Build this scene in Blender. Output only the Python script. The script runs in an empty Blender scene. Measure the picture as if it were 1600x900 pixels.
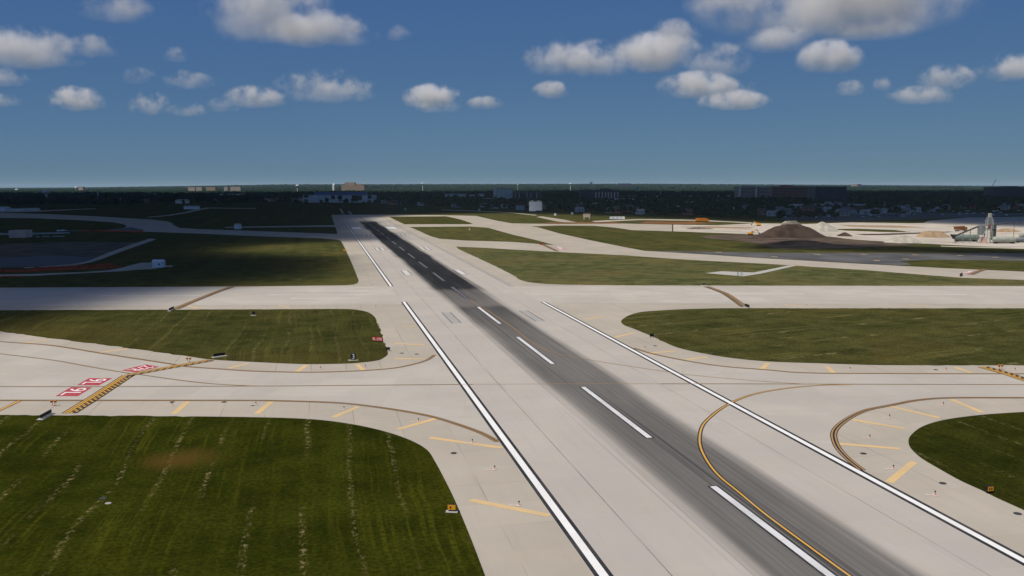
import bpy, bmesh, math, random
import numpy as np
from mathutils import Vector, Matrix
from mathutils.geometry import tessellate_polygon

random.seed(7)
rng = np.random.default_rng(11)
S = bpy.context.scene
COL = S.collection
R = math.radians

# ------------------------------------------------------------------ camera
F, H, Y0, ROLL = 1400.0, 40.0, 290.5, R(-0.08)       # focal length in photo pixels, eye height, horizon row
PITCH = math.atan((450 - Y0) / F)
FW = Vector((0, math.cos(PITCH), -math.sin(PITCH)))
UP = Vector((0, math.sin(PITCH), math.cos(PITCH)))
RT = Vector((1, 0, 0))
RIGHT = RT * math.cos(ROLL) + UP * math.sin(ROLL)
UPR = UP * math.cos(ROLL) - RT * math.sin(ROLL)


def G(u, v):
    """The spot on the flat airfield that the surveyed photo point (u, v) shows."""
    d = RIGHT * ((u - 800) / F) + UPR * ((450 - v) / F) + FW
    t = -H / d.z
    return (d.x * t, d.y * t)


def GL(pts):
    return [G(*p) for p in pts]


cam = bpy.data.cameras.new('camera')
cam.sensor_width = 36
cam.lens = F / 1600 * 36
cam.clip_start = 0.5
cam.clip_end = 90000
co = bpy.data.objects.new('camera', cam)
COL.objects.link(co)
m = Matrix((RIGHT, UPR, -FW)).transposed().to_4x4()
m.translation = (0, 0, H)
co.matrix_world = m
S.camera = co

# ------------------------------------------------------------------ runway frame
RW_ANG = R(12.02)                                   # runway heads this far to the left of the view
AX = Vector((-math.sin(RW_ANG), math.cos(RW_ANG)))  # along, away
CX = Vector((math.cos(RW_ANG), math.sin(RW_ANG)))   # across, to the right
OX = Vector(G(911, 605))                            # a point on the centre line


def RW(c, a):
    p = OX + CX * c + AX * a
    return (p.x, p.y)


# ------------------------------------------------------------------ materials
def nodes(name):
    mt = bpy.data.materials.new(name)
    mt.use_nodes = True
    nt = mt.node_tree
    bs = nt.nodes['Principled BSDF']
    bs.inputs['Specular IOR Level'].default_value = 0.2
    return mt, nt, bs


def N(nt, kind, **kw):
    n = nt.nodes.new(kind)
    for k, v in kw.items():
        setattr(n, k, v)
    return n


def math_(nt, op, a, b=None, c=None, clamp=False):
    n = N(nt, 'ShaderNodeMath', operation=op, use_clamp=clamp)
    for i, x in enumerate((a, b, c)):
        if x is None:
            continue
        if isinstance(x, (int, float)):
            n.inputs[i].default_value = x
        else:
            nt.links.new(x, n.inputs[i])
    return n.outputs[0]


def mixc(nt, fac, a, b, blend='MIX'):
    n = N(nt, 'ShaderNodeMix', data_type='RGBA', blend_type=blend)
    n.clamp_factor = True
    for sock, x in ((n.inputs[0], fac), (n.inputs[6], a), (n.inputs[7], b)):
        if isinstance(x, (int, float)):
            sock.default_value = x
        elif isinstance(x, tuple):
            sock.default_value = (*x, 1)
        else:
            nt.links.new(x, sock)
    return n.outputs[2]


def ramp(nt, x, lo, hi):
    n = N(nt, 'ShaderNodeMapRange', interpolation_type='SMOOTHSTEP')
    nt.links.new(x, n.inputs[0])
    n.inputs[1].default_value = lo
    n.inputs[2].default_value = hi
    return n.outputs[0]


def noise(nt, vec, scale, detail=3, rough=0.55, stretch=None):
    if stretch:
        mp = N(nt, 'ShaderNodeMapping')
        mp.inputs['Scale'].default_value = stretch
        nt.links.new(vec, mp.inputs['Vector'])
        vec = mp.outputs[0]
    n = N(nt, 'ShaderNodeTexNoise')
    n.inputs['Scale'].default_value = scale
    n.inputs['Detail'].default_value = detail
    n.inputs['Roughness'].default_value = rough
    nt.links.new(vec, n.inputs['Vector'])
    return n.outputs[0]


def objco(nt):
    return N(nt, 'ShaderNodeTexCoord').outputs['Object']


def plain(name, col, rough=0.7, var=0.12, scale=0.6, metal=0.0):
    """A colour broken up by weathering."""
    mt, nt, bs = nodes(name)
    v = objco(nt)
    n1 = noise(nt, v, scale, 4)
    dark = tuple(c * (1 - 2 * var) for c in col)
    lite = tuple(min(1, c * (1 + 1.6 * var)) for c in col)
    nt.links.new(mixc(nt, ramp(nt, n1, 0.3, 0.7), dark, lite), bs.inputs['Base Color'])
    bs.inputs['Roughness'].default_value = rough
    bs.inputs['Metallic'].default_value = metal
    return mt


def concrete(name, col, joints=None, streak=0.05, blotch=0.09, warm=(1.05, 1.0, 0.93)):
    mt, nt, bs = nodes(name)
    v = objco(nt)
    n1 = noise(nt, v, 0.035, 5, 0.6)
    n2 = noise(nt, v, 0.9, 3, 0.6, (1, 0.08, 1))
    n3 = noise(nt, v, 0.16, 4, 0.6)
    a = tuple(c * (1 - blotch) for c in col)
    b = tuple(c * (1 + blotch) for c in col)
    c1 = mixc(nt, ramp(nt, n1, 0.3, 0.7), a, b)
    w = tuple(c * k for c, k in zip(col, warm))
    c1 = mixc(nt, math_(nt, 'MULTIPLY', ramp(nt, n3, 0.4, 0.75), 0.55), c1, w)
    c1 = mixc(nt, math_(nt, 'MULTIPLY', ramp(nt, n2, 0.45, 0.8), streak * 6), c1, tuple(c * 0.82 for c in col))
    if joints:
        sep = N(nt, 'ShaderNodeSeparateXYZ')
        nt.links.new(v, sep.inputs[0])
        # a little difference from slab to slab
        sx = math_(nt, 'FLOOR', math_(nt, 'DIVIDE', sep.outputs[0], joints[0]))
        sy = math_(nt, 'FLOOR', math_(nt, 'DIVIDE', sep.outputs[1], joints[1]))
        cb = N(nt, 'ShaderNodeCombineXYZ')
        nt.links.new(sx, cb.inputs[0])
        nt.links.new(sy, cb.inputs[1])
        wn = N(nt, 'ShaderNodeTexWhiteNoise', noise_dimensions='2D')
        nt.links.new(cb.outputs[0], wn.inputs['Vector'])
        c1 = mixc(nt, math_(nt, 'MULTIPLY', wn.outputs[0], 0.30), c1, tuple(c * 0.8 for c in col))
        for ax, per, wid, dark in ((0, joints[0], joints[2], joints[3]), (1, joints[1], joints[2] * 1.2, joints[3] * 0.4)):
            fr = math_(nt, 'PINGPONG', math_(nt, 'ADD', sep.outputs[ax], joints[4] if ax == 0 else 0.0), per / 2)
            ln = math_(nt, 'LESS_THAN', fr, wid)
            gap = ramp(nt, noise(nt, v, 0.05, 2), 0.38, 0.62)
            ln = math_(nt, 'MULTIPLY', ln, math_(nt, 'MULTIPLY', gap, dark))
            c1 = mixc(nt, ln, c1, (0.10, 0.095, 0.085))
    nt.links.new(c1, bs.inputs['Base Color'])
    bs.inputs['Roughness'].default_value = 0.9
    return mt


def grass(name, base, tan, tan_amt=0.5, row=0.35, patch=None, fleck=True, period=6.4, bw=1.0):
    """Mown turf: rows along local Y, thin patches, dry clippings lying in swaths."""
    mt, nt, bs = nodes(name)
    v = objco(nt)
    big = noise(nt, v, 0.018, 5, 0.62)
    mid = noise(nt, v, 0.11, 6, 0.7)
    wv = noise(nt, v, 0.03, 2, 0.5)                 # rows wander a little
    mp = N(nt, 'ShaderNodeVectorMath', operation='MULTIPLY_ADD')
    nt.links.new(wv, mp.inputs[0])
    mp.inputs[1].default_value = (5, 0, 0)
    nt.links.new(v, mp.inputs[2])
    wrp = mp.outputs[0]
    rows = noise(nt, wrp, row * 2.2, 3, 0.65, (1, 0.018, 1))
    rows2 = noise(nt, wrp, row * 0.6, 3, 0.6, (1, 0.03, 1))
    fine = noise(nt, v, 1.7, 5, 0.75)
    d = (base[0] * 0.55, base[1] * 0.60, base[2] * 0.5)
    l = (base[0] * 1.55, base[1] * 1.42, base[2] * 1.3)
    c = mixc(nt, ramp(nt, mid, 0.32, 0.68), d, l)
    c = mixc(nt, math_(nt, 'MULTIPLY', ramp(nt, big, 0.44, 0.70), 0.55), c, (base[0] * 2.3, base[1] * 1.55, base[2] * 1.4))
    c = mixc(nt, math_(nt, 'MULTIPLY', ramp(nt, rows2, 0.45, 0.70), 0.30), c, (base[0] * 2.2, base[1] * 1.9, base[2] * 1.5))
    where = ramp(nt, noise(nt, v, 0.03, 3), 0.40, 0.60)
    c = mixc(nt, math_(nt, 'MULTIPLY', math_(nt, 'MULTIPLY', ramp(nt, rows, 0.50, 0.68), where), tan_amt * 0.8), c, (base[0] * 3.0, base[1] * 2.5, base[2] * 2.2))
    c = mixc(nt, ramp(nt, fine, 0.34, 0.60), mixc(nt, 0.68, c, (0.006, 0.010, 0.002)), c)
    c = mixc(nt, math_(nt, 'MULTIPLY', ramp(nt, fine, 0.56, 0.72), 0.45), c, (base[0] * 2.6, base[1] * 2.2, base[2] * 2.0))
    if fleck:
        sep = N(nt, 'ShaderNodeSeparateXYZ')
        nt.links.new(wrp, sep.inputs[0])
        pp = math_(nt, 'PINGPONG', sep.outputs[0], period / 2)
        band = math_(nt, 'SUBTRACT', 1.0, ramp(nt, pp, 0.12 * bw, 0.6 * bw))
        along = ramp(nt, noise(nt, v, 0.045, 3, 0.6, (1, 0.6, 1)), 0.42, 0.60)
        fl = noise(nt, v, 1.25 / bw, 4, 0.8, (1, 0.7 if bw == 1 else 0.3, 1))
        f = math_(nt, 'MULTIPLY', math_(nt, 'MULTIPLY', band, along), ramp(nt, fl, 0.50, 0.61))
        loose = math_(nt, 'MULTIPLY', ramp(nt, fl, 0.68 if bw == 1 else 0.58, 0.74), 0.45 if bw == 1 else 0.85)
        f = math_(nt, 'MAXIMUM', f, math_(nt, 'MULTIPLY', loose, along))
        c = mixc(nt, math_(nt, 'MULTIPLY', f, tan_amt), c, tan)
    if patch:                                       # a worn, dry oval
        (px, py), (rx, ry), colr = patch
        sub = N(nt, 'ShaderNodeVectorMath', operation='SUBTRACT')
        nt.links.new(v, sub.inputs[0])
        sub.inputs[1].default_value = (px, py, 0)
        dv = N(nt, 'ShaderNodeVectorMath', operation='DIVIDE')
        nt.links.new(sub.outputs[0], dv.inputs[0])
        dv.inputs[1].default_value = (rx, ry, 1)
        ln = N(nt, 'ShaderNodeVectorMath', operation='LENGTH')
        nt.links.new(dv.outputs[0], ln.inputs[0])
        q = math_(nt, 'ADD', ln.outputs['Value'], math_(nt, 'MULTIPLY', math_(nt, 'SUBTRACT', mid, 0.5), 2.2))
        q = math_(nt, 'ADD', q, math_(nt, 'MULTIPLY', math_(nt, 'SUBTRACT', rows, 0.5), 1.2))
        c = mixc(nt, math_(nt, 'MULTIPLY', math_(nt, 'SUBTRACT', 1.0, ramp(nt, q, 0.15, 1.15)), 0.75), c, colr)
    nt.links.new(c, bs.inputs['Base Color'])
    bs.inputs['Roughness'].default_value = 1.0
    bs.inputs['Specular IOR Level'].default_value = 0.0
    return mt


def runway_surface():
    """Pale slabs with the tyre rubber laid down along the landing zone."""
    mt = concrete('runway_concrete', (0.445, 0.412, 0.375), joints=(7.62, 7.62, 0.04, 0.16, 0), streak=0.05, blotch=0.05)
    nt = mt.node_tree
    bs = nt.nodes['Principled BSDF']
    prev = bs.inputs['Base Color'].links[0].from_socket
    v = objco(nt)
    sep = N(nt, 'ShaderNodeSeparateXYZ')
    nt.links.new(v, sep.inputs[0])
    x, y = sep.outputs[0], sep.outputs[1]
    st = noise(nt, v, 0.55, 4, 0.65, (1, 0.006, 1))
    st2 = noise(nt, v, 2.2, 3, 0.7, (1, 0.004, 1))
    lf = noise(nt, v, 0.012, 3, 0.5, (0.3, 1, 1))
    for cc, wd, am in ((-15.95, 0.075, 0.75), (16.05, 0.07, 0.55), (-7.7, 0.05, 0.45), (8.1, 0.05, 0.25)):
        ln = math_(nt, 'LESS_THAN', math_(nt, 'ABSOLUTE', math_(nt, 'SUBTRACT', x, cc)), wd)
        prev = mixc(nt, math_(nt, 'MULTIPLY', ln, math_(nt, 'MULTIPLY', ramp(nt, noise(nt, v, 0.06, 3), 0.25, 0.6), am)), prev, (0.10, 0.095, 0.09))
    ax = math_(nt, 'ABSOLUTE', math_(nt, 'ADD', x, -1.2))
    ax = math_(nt, 'ADD', ax, math_(nt, 'MULTIPLY', math_(nt, 'SUBTRACT', st, 0.5), 5.0))
    ax = math_(nt, 'ADD', ax, math_(nt, 'MULTIPLY', math_(nt, 'SUBTRACT', lf, 0.5), 4.0))
    heavy = math_(nt, 'MULTIPLY', ramp(nt, y, 40, 210), math_(nt, 'SUBTRACT', 1.0, ramp(nt, y, 830, 925)))
    ax = math_(nt, 'SUBTRACT', ax, math_(nt, 'MULTIPLY', heavy, 1.6))
    core = math_(nt, 'SUBTRACT', 1.0, ramp(nt, ax, 5.6, 9.9))
    # along profile: a = 0 at the third centre stripe
    cut = math_(nt, 'MULTIPLY', ramp(nt, y, 118, 128), math_(nt, 'SUBTRACT', 1.0, ramp(nt, y, 168, 180)))
    amt = math_(nt, 'ADD', 0.80, math_(nt, 'MULTIPLY', heavy, 0.22))
    amt = math_(nt, 'SUBTRACT', amt, math_(nt, 'MULTIPLY', cut, 0.20))
    amt = math_(nt, 'MULTIPLY', amt, math_(nt, 'SUBTRACT', 1.0, ramp(nt, y, 830, 935)))
    amt = math_(nt, 'ADD', amt, math_(nt, 'MULTIPLY', math_(nt, 'SUBTRACT', st2, 0.5), 0.42))
    amt = math_(nt, 'ADD', amt, math_(nt, 'MULTIPLY', math_(nt, 'SUBTRACT', noise(nt, v, 0.10, 4, 0.65, (1, 0.10, 1)), 0.5), 0.5))
    fac = math_(nt, 'MULTIPLY', core, amt, clamp=True)
    # single tyre tracks outside the main band
    tr = math_(nt, 'MULTIPLY', math_(nt, 'SUBTRACT', 1.0, ramp(nt, ax, 9, 15)), ramp(nt, noise(nt, v, 1.1, 2, 0.6, (1, 0.003, 1)), 0.60, 0.72))
    fac = math_(nt, 'ADD', fac, math_(nt, 'MULTIPLY', tr, 0.30), clamp=True)
    rub = mixc(nt, heavy, (0.064, 0.063, 0.062), (0.013, 0.0135, 0.016))
    nt.links.new(mixc(nt, fac, prev, rub), bs.inputs['Base Color'])
    return mt


def paint(name, col, wear=0.35, under=(0.3, 0.28, 0.26), scale=1.5):
    mt, nt, bs = nodes(name)
    v = objco(nt)
    n = noise(nt, v, scale, 4, 0.7)
    n2 = noise(nt, v, 0.12, 3, 0.6)
    f = math_(nt, 'MULTIPLY', math_(nt, 'ADD', ramp(nt, n, 0.45, 0.75), ramp(nt, n2, 0.4, 0.7)), wear / 2)
    nt.links.new(mixc(nt, f, col, under), bs.inputs['Base Color'])
    bs.inputs['Roughness'].default_value = 0.75
    return mt


M = {}
M['shoulder'] = concrete('shoulder_concrete', (0.42, 0.378, 0.318), joints=(7.62, 7.62, 0.055, 0.6, 0), streak=0.05, warm=(1.03, 1.0, 0.95))
M['runway'] = runway_surface()
M['taxi'] = concrete('taxiway_concrete', (0.45, 0.418, 0.375), joints=(7.62, 7.62, 0.05, 0.32, 0), streak=0.06)
M['cross'] = concrete('crossing_concrete', (0.465, 0.432, 0.388), joints=(7.62, 7.62, 0.05, 0.30, 0), streak=0.10)
M['old'] = concrete('old_concrete', (0.40, 0.355, 0.30), streak=0.1)
M['asphalt'] = plain('asphalt', (0.10, 0.098, 0.10), 0.9, 0.15, 0.05)
M['white'] = paint('white_paint', (0.80, 0.80, 0.79), 0.32, (0.42, 0.41, 0.40), 0.7)
M['fadedwhite'] = paint('faded_white_paint', (0.62, 0.61, 0.60), 0.5)
M['dirtywhite'] = paint('rubbered_white_paint', (0.13, 0.13, 0.145), 0.3, (0.06, 0.08, 0.085))
M['coverpaint'] = paint('pale_cover_paint', (0.60, 0.49, 0.42), 0.3)
M['cleaned'] = paint('cleaned_concrete', (0.43, 0.41, 0.385), 0.2)
M['pinkp'] = paint('faded_red_paint', (0.50, 0.26, 0.27), 0.6, (0.43, 0.40, 0.36))
M['stripewhite'] = paint('scuffed_white_paint', (0.66, 0.66, 0.67), 0.45, (0.22, 0.22, 0.22), 0.8)
M['ghost'] = paint('erased_paint', (0.36, 0.355, 0.34), 0.3)
M['blackp'] = paint('black_paint', (0.024, 0.025, 0.030), 0.18)
M['yellow'] = paint('yellow_paint', (0.62, 0.34, 0.06), 0.35)
M['dullyellow'] = paint('worn_yellow_paint', (0.40, 0.23, 0.085), 0.5)
M['tan'] = paint('worn_tan_paint', (0.66, 0.46, 0.22), 0.7, (0.40, 0.34, 0.26))
M['redp'] = paint('red_paint', (0.42, 0.035, 0.06), 0.25)
GB = (0.030, 0.042, 0.010)
TANC = (0.25, 0.20, 0.095)
M['ground'] = grass('field_grass', (0.064, 0.070, 0.024), TANC, 0.25, 0.1, fleck=False)
M['soil'] = plain('dark_soil', (0.095, 0.068, 0.048), 1, 0.25, 0.06)
M['mound'] = plain('mound_soil', (0.058, 0.040, 0.029), 1, 0.2, 0.12)
M['greyheap'] = plain('grey_gravel', (0.17, 0.15, 0.13), 1, 0.15, 0.2)
M['paleheap'] = plain('pale_gravel', (0.40, 0.37, 0.31), 1, 0.1, 0.2)
M['tanheap'] = plain('tan_sand', (0.34, 0.24, 0.15), 1, 0.12, 0.2)
M['site'] = concrete('site_ground', (0.50, 0.45, 0.39), streak=0.15, blotch=0.2)
M['rust'] = plain('rusty_earth', (0.20, 0.09, 0.03), 1, 0.2, 0.05)
M['steel'] = plain('grey_steel', (0.19, 0.21, 0.21), 0.5, 0.15, 0.6)
M['greensteel'] = plain('green_grey_steel', (0.17, 0.22, 0.185), 0.5, 0.12, 0.5)
M['palesteel'] = plain('pale_steel', (0.34, 0.36, 0.31), 0.45, 0.1, 0.5)
M['darksteel'] = plain('dark_steel', (0.06, 0.065, 0.07), 0.6, 0.2, 0.6)
M['whitewall'] = plain('white_siding', (0.72, 0.74, 0.75), 0.6, 0.05, 0.4)
M['signblack'] = plain('sign_black', (0.012, 0.012, 0.014), 0.6, 0.1, 1)
M['signred'] = plain('sign_red', (0.45, 0.02, 0.02), 0.5, 0.06, 1)
M['signyellow'] = plain('sign_yellow', (0.75, 0.33, 0.02), 0.5, 0.06, 1)
M['signwhite'] = plain('sign_white', (0.8, 0.8, 0.8), 0.5, 0.03, 1)
M['slab'] = plain('slab_concrete', (0.42, 0.41, 0.38), 0.9, 0.06, 1)
M['orange'] = plain('orange_paint', (0.60, 0.20, 0.02), 0.5, 0.1, 0.4)
M['rustpaint'] = plain('rust_orange_paint', (0.22, 0.085, 0.02), 0.6, 0.2, 0.5)
M['meshfence'] = plain('orange_mesh', (0.55, 0.07, 0.03), 0.8, 0.12, 0.5)
M['rubber'] = plain('tyre_rubber', (0.02, 0.02, 0.02), 0.9, 0.1, 1)
M['glass'] = plain('dark_glass', (0.02, 0.025, 0.035), 0.15, 0.1, 1)
M['bark'] = plain('bark', (0.06, 0.045, 0.03), 0.9, 0.2, 0.5)
M['blueroof'] = plain('blue_roof', (0.07, 0.13, 0.42), 0.5, 0.08, 0.1)
M['housewhite'] = plain('house_white', (0.50, 0.50, 0.50), 0.8, 0.08, 0.3)
M['housegrey'] = plain('house_grey', (0.26, 0.26, 0.27), 0.8, 0.08, 0.3)
M['housepale'] = plain('house_pale', (0.42, 0.37, 0.31), 0.8, 0.08, 0.3)
M['navy'] = plain('navy_glass', (0.05, 0.045, 0.08), 0.3, 0.1, 0.05)
M['greywall'] = plain('grey_wall', (0.60, 0.60, 0.62), 0.8, 0.06, 0.1)
M['palewall'] = plain('pale_wall', (0.78, 0.72, 0.64), 0.8, 0.06, 0.1)
M['pinkwall'] = plain('pink_wall', (0.50, 0.33, 0.28), 0.8, 0.06, 0.1)
M['brownwall'] = plain('brown_wall', (0.62, 0.42, 0.35), 0.8, 0.06, 0.1)
M['redwall'] = plain('red_brick_wall', (0.46, 0.16, 0.12), 0.8, 0.08, 0.1)
M['darkwall'] = plain('dark_wall', (0.075, 0.065, 0.085), 0.8, 0.08, 0.1)
M['tanwall'] = plain('tan_wall', (0.55, 0.44, 0.33), 0.8, 0.06, 0.1)
M['roofgrey'] = plain('grey_shingle', (0.20, 0.19, 0.19), 0.9, 0.12, 0.3)
M['roofbrown'] = plain('brown_shingle', (0.17, 0.11, 0.08), 0.9, 0.12, 0.3)
M['roofpale'] = plain('pale_roof', (0.46, 0.44, 0.42), 0.8, 0.1, 0.2)


def water_mat():
    mt, nt, bs = nodes('pond_water')
    bs.inputs['Base Color'].default_value = (0.035, 0.042, 0.065, 1)
    bs.inputs['Roughness'].default_value = 0.55
    bs.inputs['Specular IOR Level'].default_value = 0.12
    return mt


M['water'] = water_mat()


def leaf_mat(name, a, b):
    mt, nt, bs = nodes(name)
    g = N(nt, 'ShaderNodeNewGeometry')
    n1 = noise(nt, g.outputs['Position'], 0.10, 4, 0.7)
    n2 = noise(nt, g.outputs['Position'], 0.012, 3, 0.6)
    c = mixc(nt, ramp(nt, n1, 0.35, 0.65), a, b)
    c = mixc(nt, math_(nt, 'MULTIPLY', ramp(nt, n2, 0.4, 0.65), 0.5), c, (b[0] * 1.35, b[1] * 1.2, b[2]))
    nt.links.new(c, bs.inputs['Base Color'])
    bs.inputs['Roughness'].default_value = 1
    bs.inputs['Specular IOR Level'].default_value = 0.0
    return mt


M['leaf'] = leaf_mat('tree_leaves', (0.012, 0.026, 0.013), (0.026, 0.048, 0.020))
M['leaf2'] = leaf_mat('dark_leaves', (0.010, 0.021, 0.012), (0.024, 0.042, 0.020))
M['leaf3'] = leaf_mat('far_leaves', (0.007, 0.016, 0.010), (0.018, 0.034, 0.018))
M['farwall'] = plain('far_wall', (0.36, 0.31, 0.28), 0.8, 0.06, 0.1)
M['fartan'] = plain('far_tan_wall', (0.30, 0.225, 0.17), 0.8, 0.08, 0.1)


# ------------------------------------------------------------------ object helpers
def link(name, me, mt=None, parent=None):
    o = bpy.data.objects.new(name, me)
    COL.objects.link(o)
    if mt is not None:
        for x in (mt if isinstance(mt, (list, tuple)) else [mt]):
            me.materials.append(x)
    if parent is not None:
        o.parent = parent
    return o


def tag(o, label, cat, group=None):
    o['label'] = label
    o['category'] = cat
    if group:
        o['group'] = group
    return o


def struct(o, kind='structure'):
    o['kind'] = kind
    return o


def empty(name, label, cat, loc, rz=0, group=None):
    o = bpy.data.objects.new(name, None)
    COL.objects.link(o)
    o.empty_display_size = 0.5
    o.location = loc
    o.rotation_euler = (0, 0, rz)
    return tag(o, label, cat, group)


def copy_tree(o, parent=None):
    c = o.copy()
    COL.objects.link(c)
    c.parent = parent
    for ch in list(o.children):
        copy_tree(ch, c)
    return c


class MB:
    """Collects boxes, prisms, tubes and lathes into one mesh."""

    def __init__(self):
        self.v, self.f, self.mi = [], [], []

    def add(self, vs, fs, mi=0):
        k = len(self.v)
        self.v += [tuple(p) for p in vs]
        self.f += [tuple(i + k for i in f) for f in fs]
        self.mi += [mi] * len(fs)
        return self

    def box(self, x0, x1, y0, y1, z0, z1, mi=0, bev=0.0):
        if bev > 0:
            b = bev
            ring = [(x0 + b, y0), (x1 - b, y0), (x1, y0 + b), (x1, y1 - b), (x1 - b, y1), (x0 + b, y1), (x0, y1 - b), (x0, y0 + b)]
            ins = [(x0 + b, y0 + b), (x1 - b, y0 + b), (x1 - b, y0 + b), (x1 - b, y1 - b), (x1 - b, y1 - b), (x0 + b, y1 - b), (x0 + b, y1 - b), (x0 + b, y0 + b)]
            vs = [(*p, z0) for p in ring] + [(*p, z1 - b) for p in ring] + [(*p, z1) for p in ins]
            fs = []
            for i in range(8):
                j = (i + 1) % 8
                fs.append((i, j, 8 + j, 8 + i))
                fs.append((8 + i, 8 + j, 16 + j, 16 + i))
            fs.append(tuple(reversed(range(8))))
            fs.append(tuple(range(16, 24)))
            return self.add(vs, fs, mi)
        vs = [(x, y, z) for z in (z0, z1) for y in (y0, y1) for x in (x0, x1)]
        fs = [(0, 2, 3, 1), (4, 5, 7, 6), (0, 1, 5, 4), (2, 6, 7, 3), (0, 4, 6, 2), (1, 3, 7, 5)]
        return self.add(vs, fs, mi)

    def gable(self, x0, x1, y0, y1, z0, zr, along='x', mi=0):
        if along == 'x':
            ym = (y0 + y1) / 2
            vs = [(x0, y0, z0), (x1, y0, z0), (x1, y1, z0), (x0, y1, z0), (x0, ym, zr), (x1, ym, zr)]
            fs = [(0, 1, 5, 4), (2, 3, 4, 5), (0, 4, 3), (1, 2, 5), (0, 3, 2, 1)]
        else:
            xm = (x0 + x1) / 2
            vs = [(x0, y0, z0), (x1, y0, z0), (x1, y1, z0), (x0, y1, z0), (xm, y0, zr), (xm, y1, zr)]
            fs = [(0, 4, 5, 3), (1, 2, 5, 4), (0, 1, 4), (2, 3, 5), (0, 3, 2, 1)]
        return self.add(vs, fs, mi)

    def tube(self, p, q, r0, r1=None, n=10, mi=0):
        r1 = r0 if r1 is None else r1
        p, q = Vector(p), Vector(q)
        d = (q - p).normalized()
        a = d.orthogonal().normalized()
        b = d.cross(a)
        vs = []
        for o, r in ((p, r0), (q, r1)):
            for i in range(n):
                t = 2 * math.pi * i / n
                vs.append(o + a * (math.cos(t) * r) + b * (math.sin(t) * r))
        fs = [(i, (i + 1) % n, n + (i + 1) % n, n + i) for i in range(n)]
        fs += [tuple(reversed(range(n))), tuple(range(n, 2 * n))]
        return self.add(vs, fs, mi)

    def lathe(self, prof, n=20, c=(0, 0), mi=0):
        vs, fs = [], []
        for r, z in prof:
            for i in range(n):
                t = 2 * math.pi * i / n
                vs.append((c[0] + r * math.cos(t), c[1] + r * math.sin(t), z))
        for k in range(len(prof) - 1):
            for i in range(n):
                j = (i + 1) % n
                fs.append((k * n + i, k * n + j, (k + 1) * n + j, (k + 1) * n + i))
        fs.append(tuple(reversed(range(n))))
        fs.append(tuple(range((len(prof) - 1) * n, len(prof) * n)))
        return self.add(vs, fs, mi)

    def mesh(self, name):
        me = bpy.data.meshes.new(name)
        me.from_pydata(self.v, [], self.f)
        if any(self.mi):
            me.polygons.foreach_set('material_index', self.mi)
        me.update()
        return me

    def build(self, name, mt, parent=None, smooth=False):
        me = self.mesh(name)
        if smooth:
            me.polygons.foreach_set('use_smooth', [True] * len(me.polygons))
        return link(name, me, mt, parent)


def catmull(p, n=8, closed=False):
    p = [Vector(q) for q in p]
    out = []
    L = len(p)
    for i in range(L if closed else L - 1):
        if closed:
            a, b, c, d = p[(i - 1) % L], p[i], p[(i + 1) % L], p[(i + 2) % L]
        else:
            b, c = p[i], p[i + 1]
            a = p[i - 1] if i > 0 else b * 2 - c
            d = p[i + 2] if i + 2 < L else c * 2 - b
        # centripetal-like: limit overshoot by scaling tangents to the segment
        seg = (c - b).length
        t1 = (c - a) * 0.5
        t2 = (d - b) * 0.5
        if t1.length > seg: t1 = t1 * (seg / t1.length)
        if t2.length > seg: t2 = t2 * (seg / t2.length)
        for k in range(n):
            t = k / n
            h1 = 2 * t ** 3 - 3 * t * t + 1
            h2 = t ** 3 - 2 * t * t + t
            h3 = -2 * t ** 3 + 3 * t * t
            h4 = t ** 3 - t * t
            out.append(b * h1 + t1 * h2 + c * h3 + t2 * h4)
    if not closed:
        out.append(p[-1])
    return out


def sheet(name, pts, z, mt, ang=None, kind='structure'):
    """A flat sheet with the outline pts (ground metres); its local Y runs along `ang` (default: the runway)."""
    ang = RW_ANG if ang is None else ang
    c, s = math.cos(-ang), math.sin(-ang)
    loc = [((x - OX.x) * c - (y - OX.y) * s, (x - OX.x) * s + (y - OX.y) * c) for x, y in pts]
    tri = tessellate_polygon([[Vector((x, y, 0)) for x, y in loc]])
    area = sum(loc[i][0] * loc[(i + 1) % len(loc)][1] - loc[(i + 1) % len(loc)][0] * loc[i][1] for i in range(len(loc)))
    fs = []
    for t in tri:
        a, b, d = (loc[i] for i in t)
        cr = (b[0] - a[0]) * (d[1] - a[1]) - (b[1] - a[1]) * (d[0] - a[0])
        if abs(cr) < 1e-9: continue
        fs.append(t if cr > 0 else (t[0], t[2], t[1]))
    me = bpy.data.meshes.new(name)
    me.from_pydata([(x, y, 0) for x, y in loc], [], fs)
    o = link(name, me, mt)
    o.location = (OX.x, OX.y, z)
    o.rotation_euler = (0, 0, ang)
    return struct(o, kind)


def ragged(pts, amp, step):
    """Break a clean outline up by a small wander, as turf does along a pavement."""
    out = []
    L = len(pts)
    for i in range(L):
        a, b = Vector(pts[i]), Vector(pts[(i + 1) % L])
        n = max(1, int((b - a).length / step))
        if (b - a).length > 400 or max(abs(a.x), abs(b.x)) > 900:
            n = 1
        nr = Vector((-(b - a).y, (b - a).x)).normalized() if (b - a).length > 0 else Vector((0, 0))
        for k in range(n):
            out.append(a.lerp(b, k / n) + nr * random.uniform(-amp, amp) * (1 if n > 1 else 0))
    return out


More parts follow.
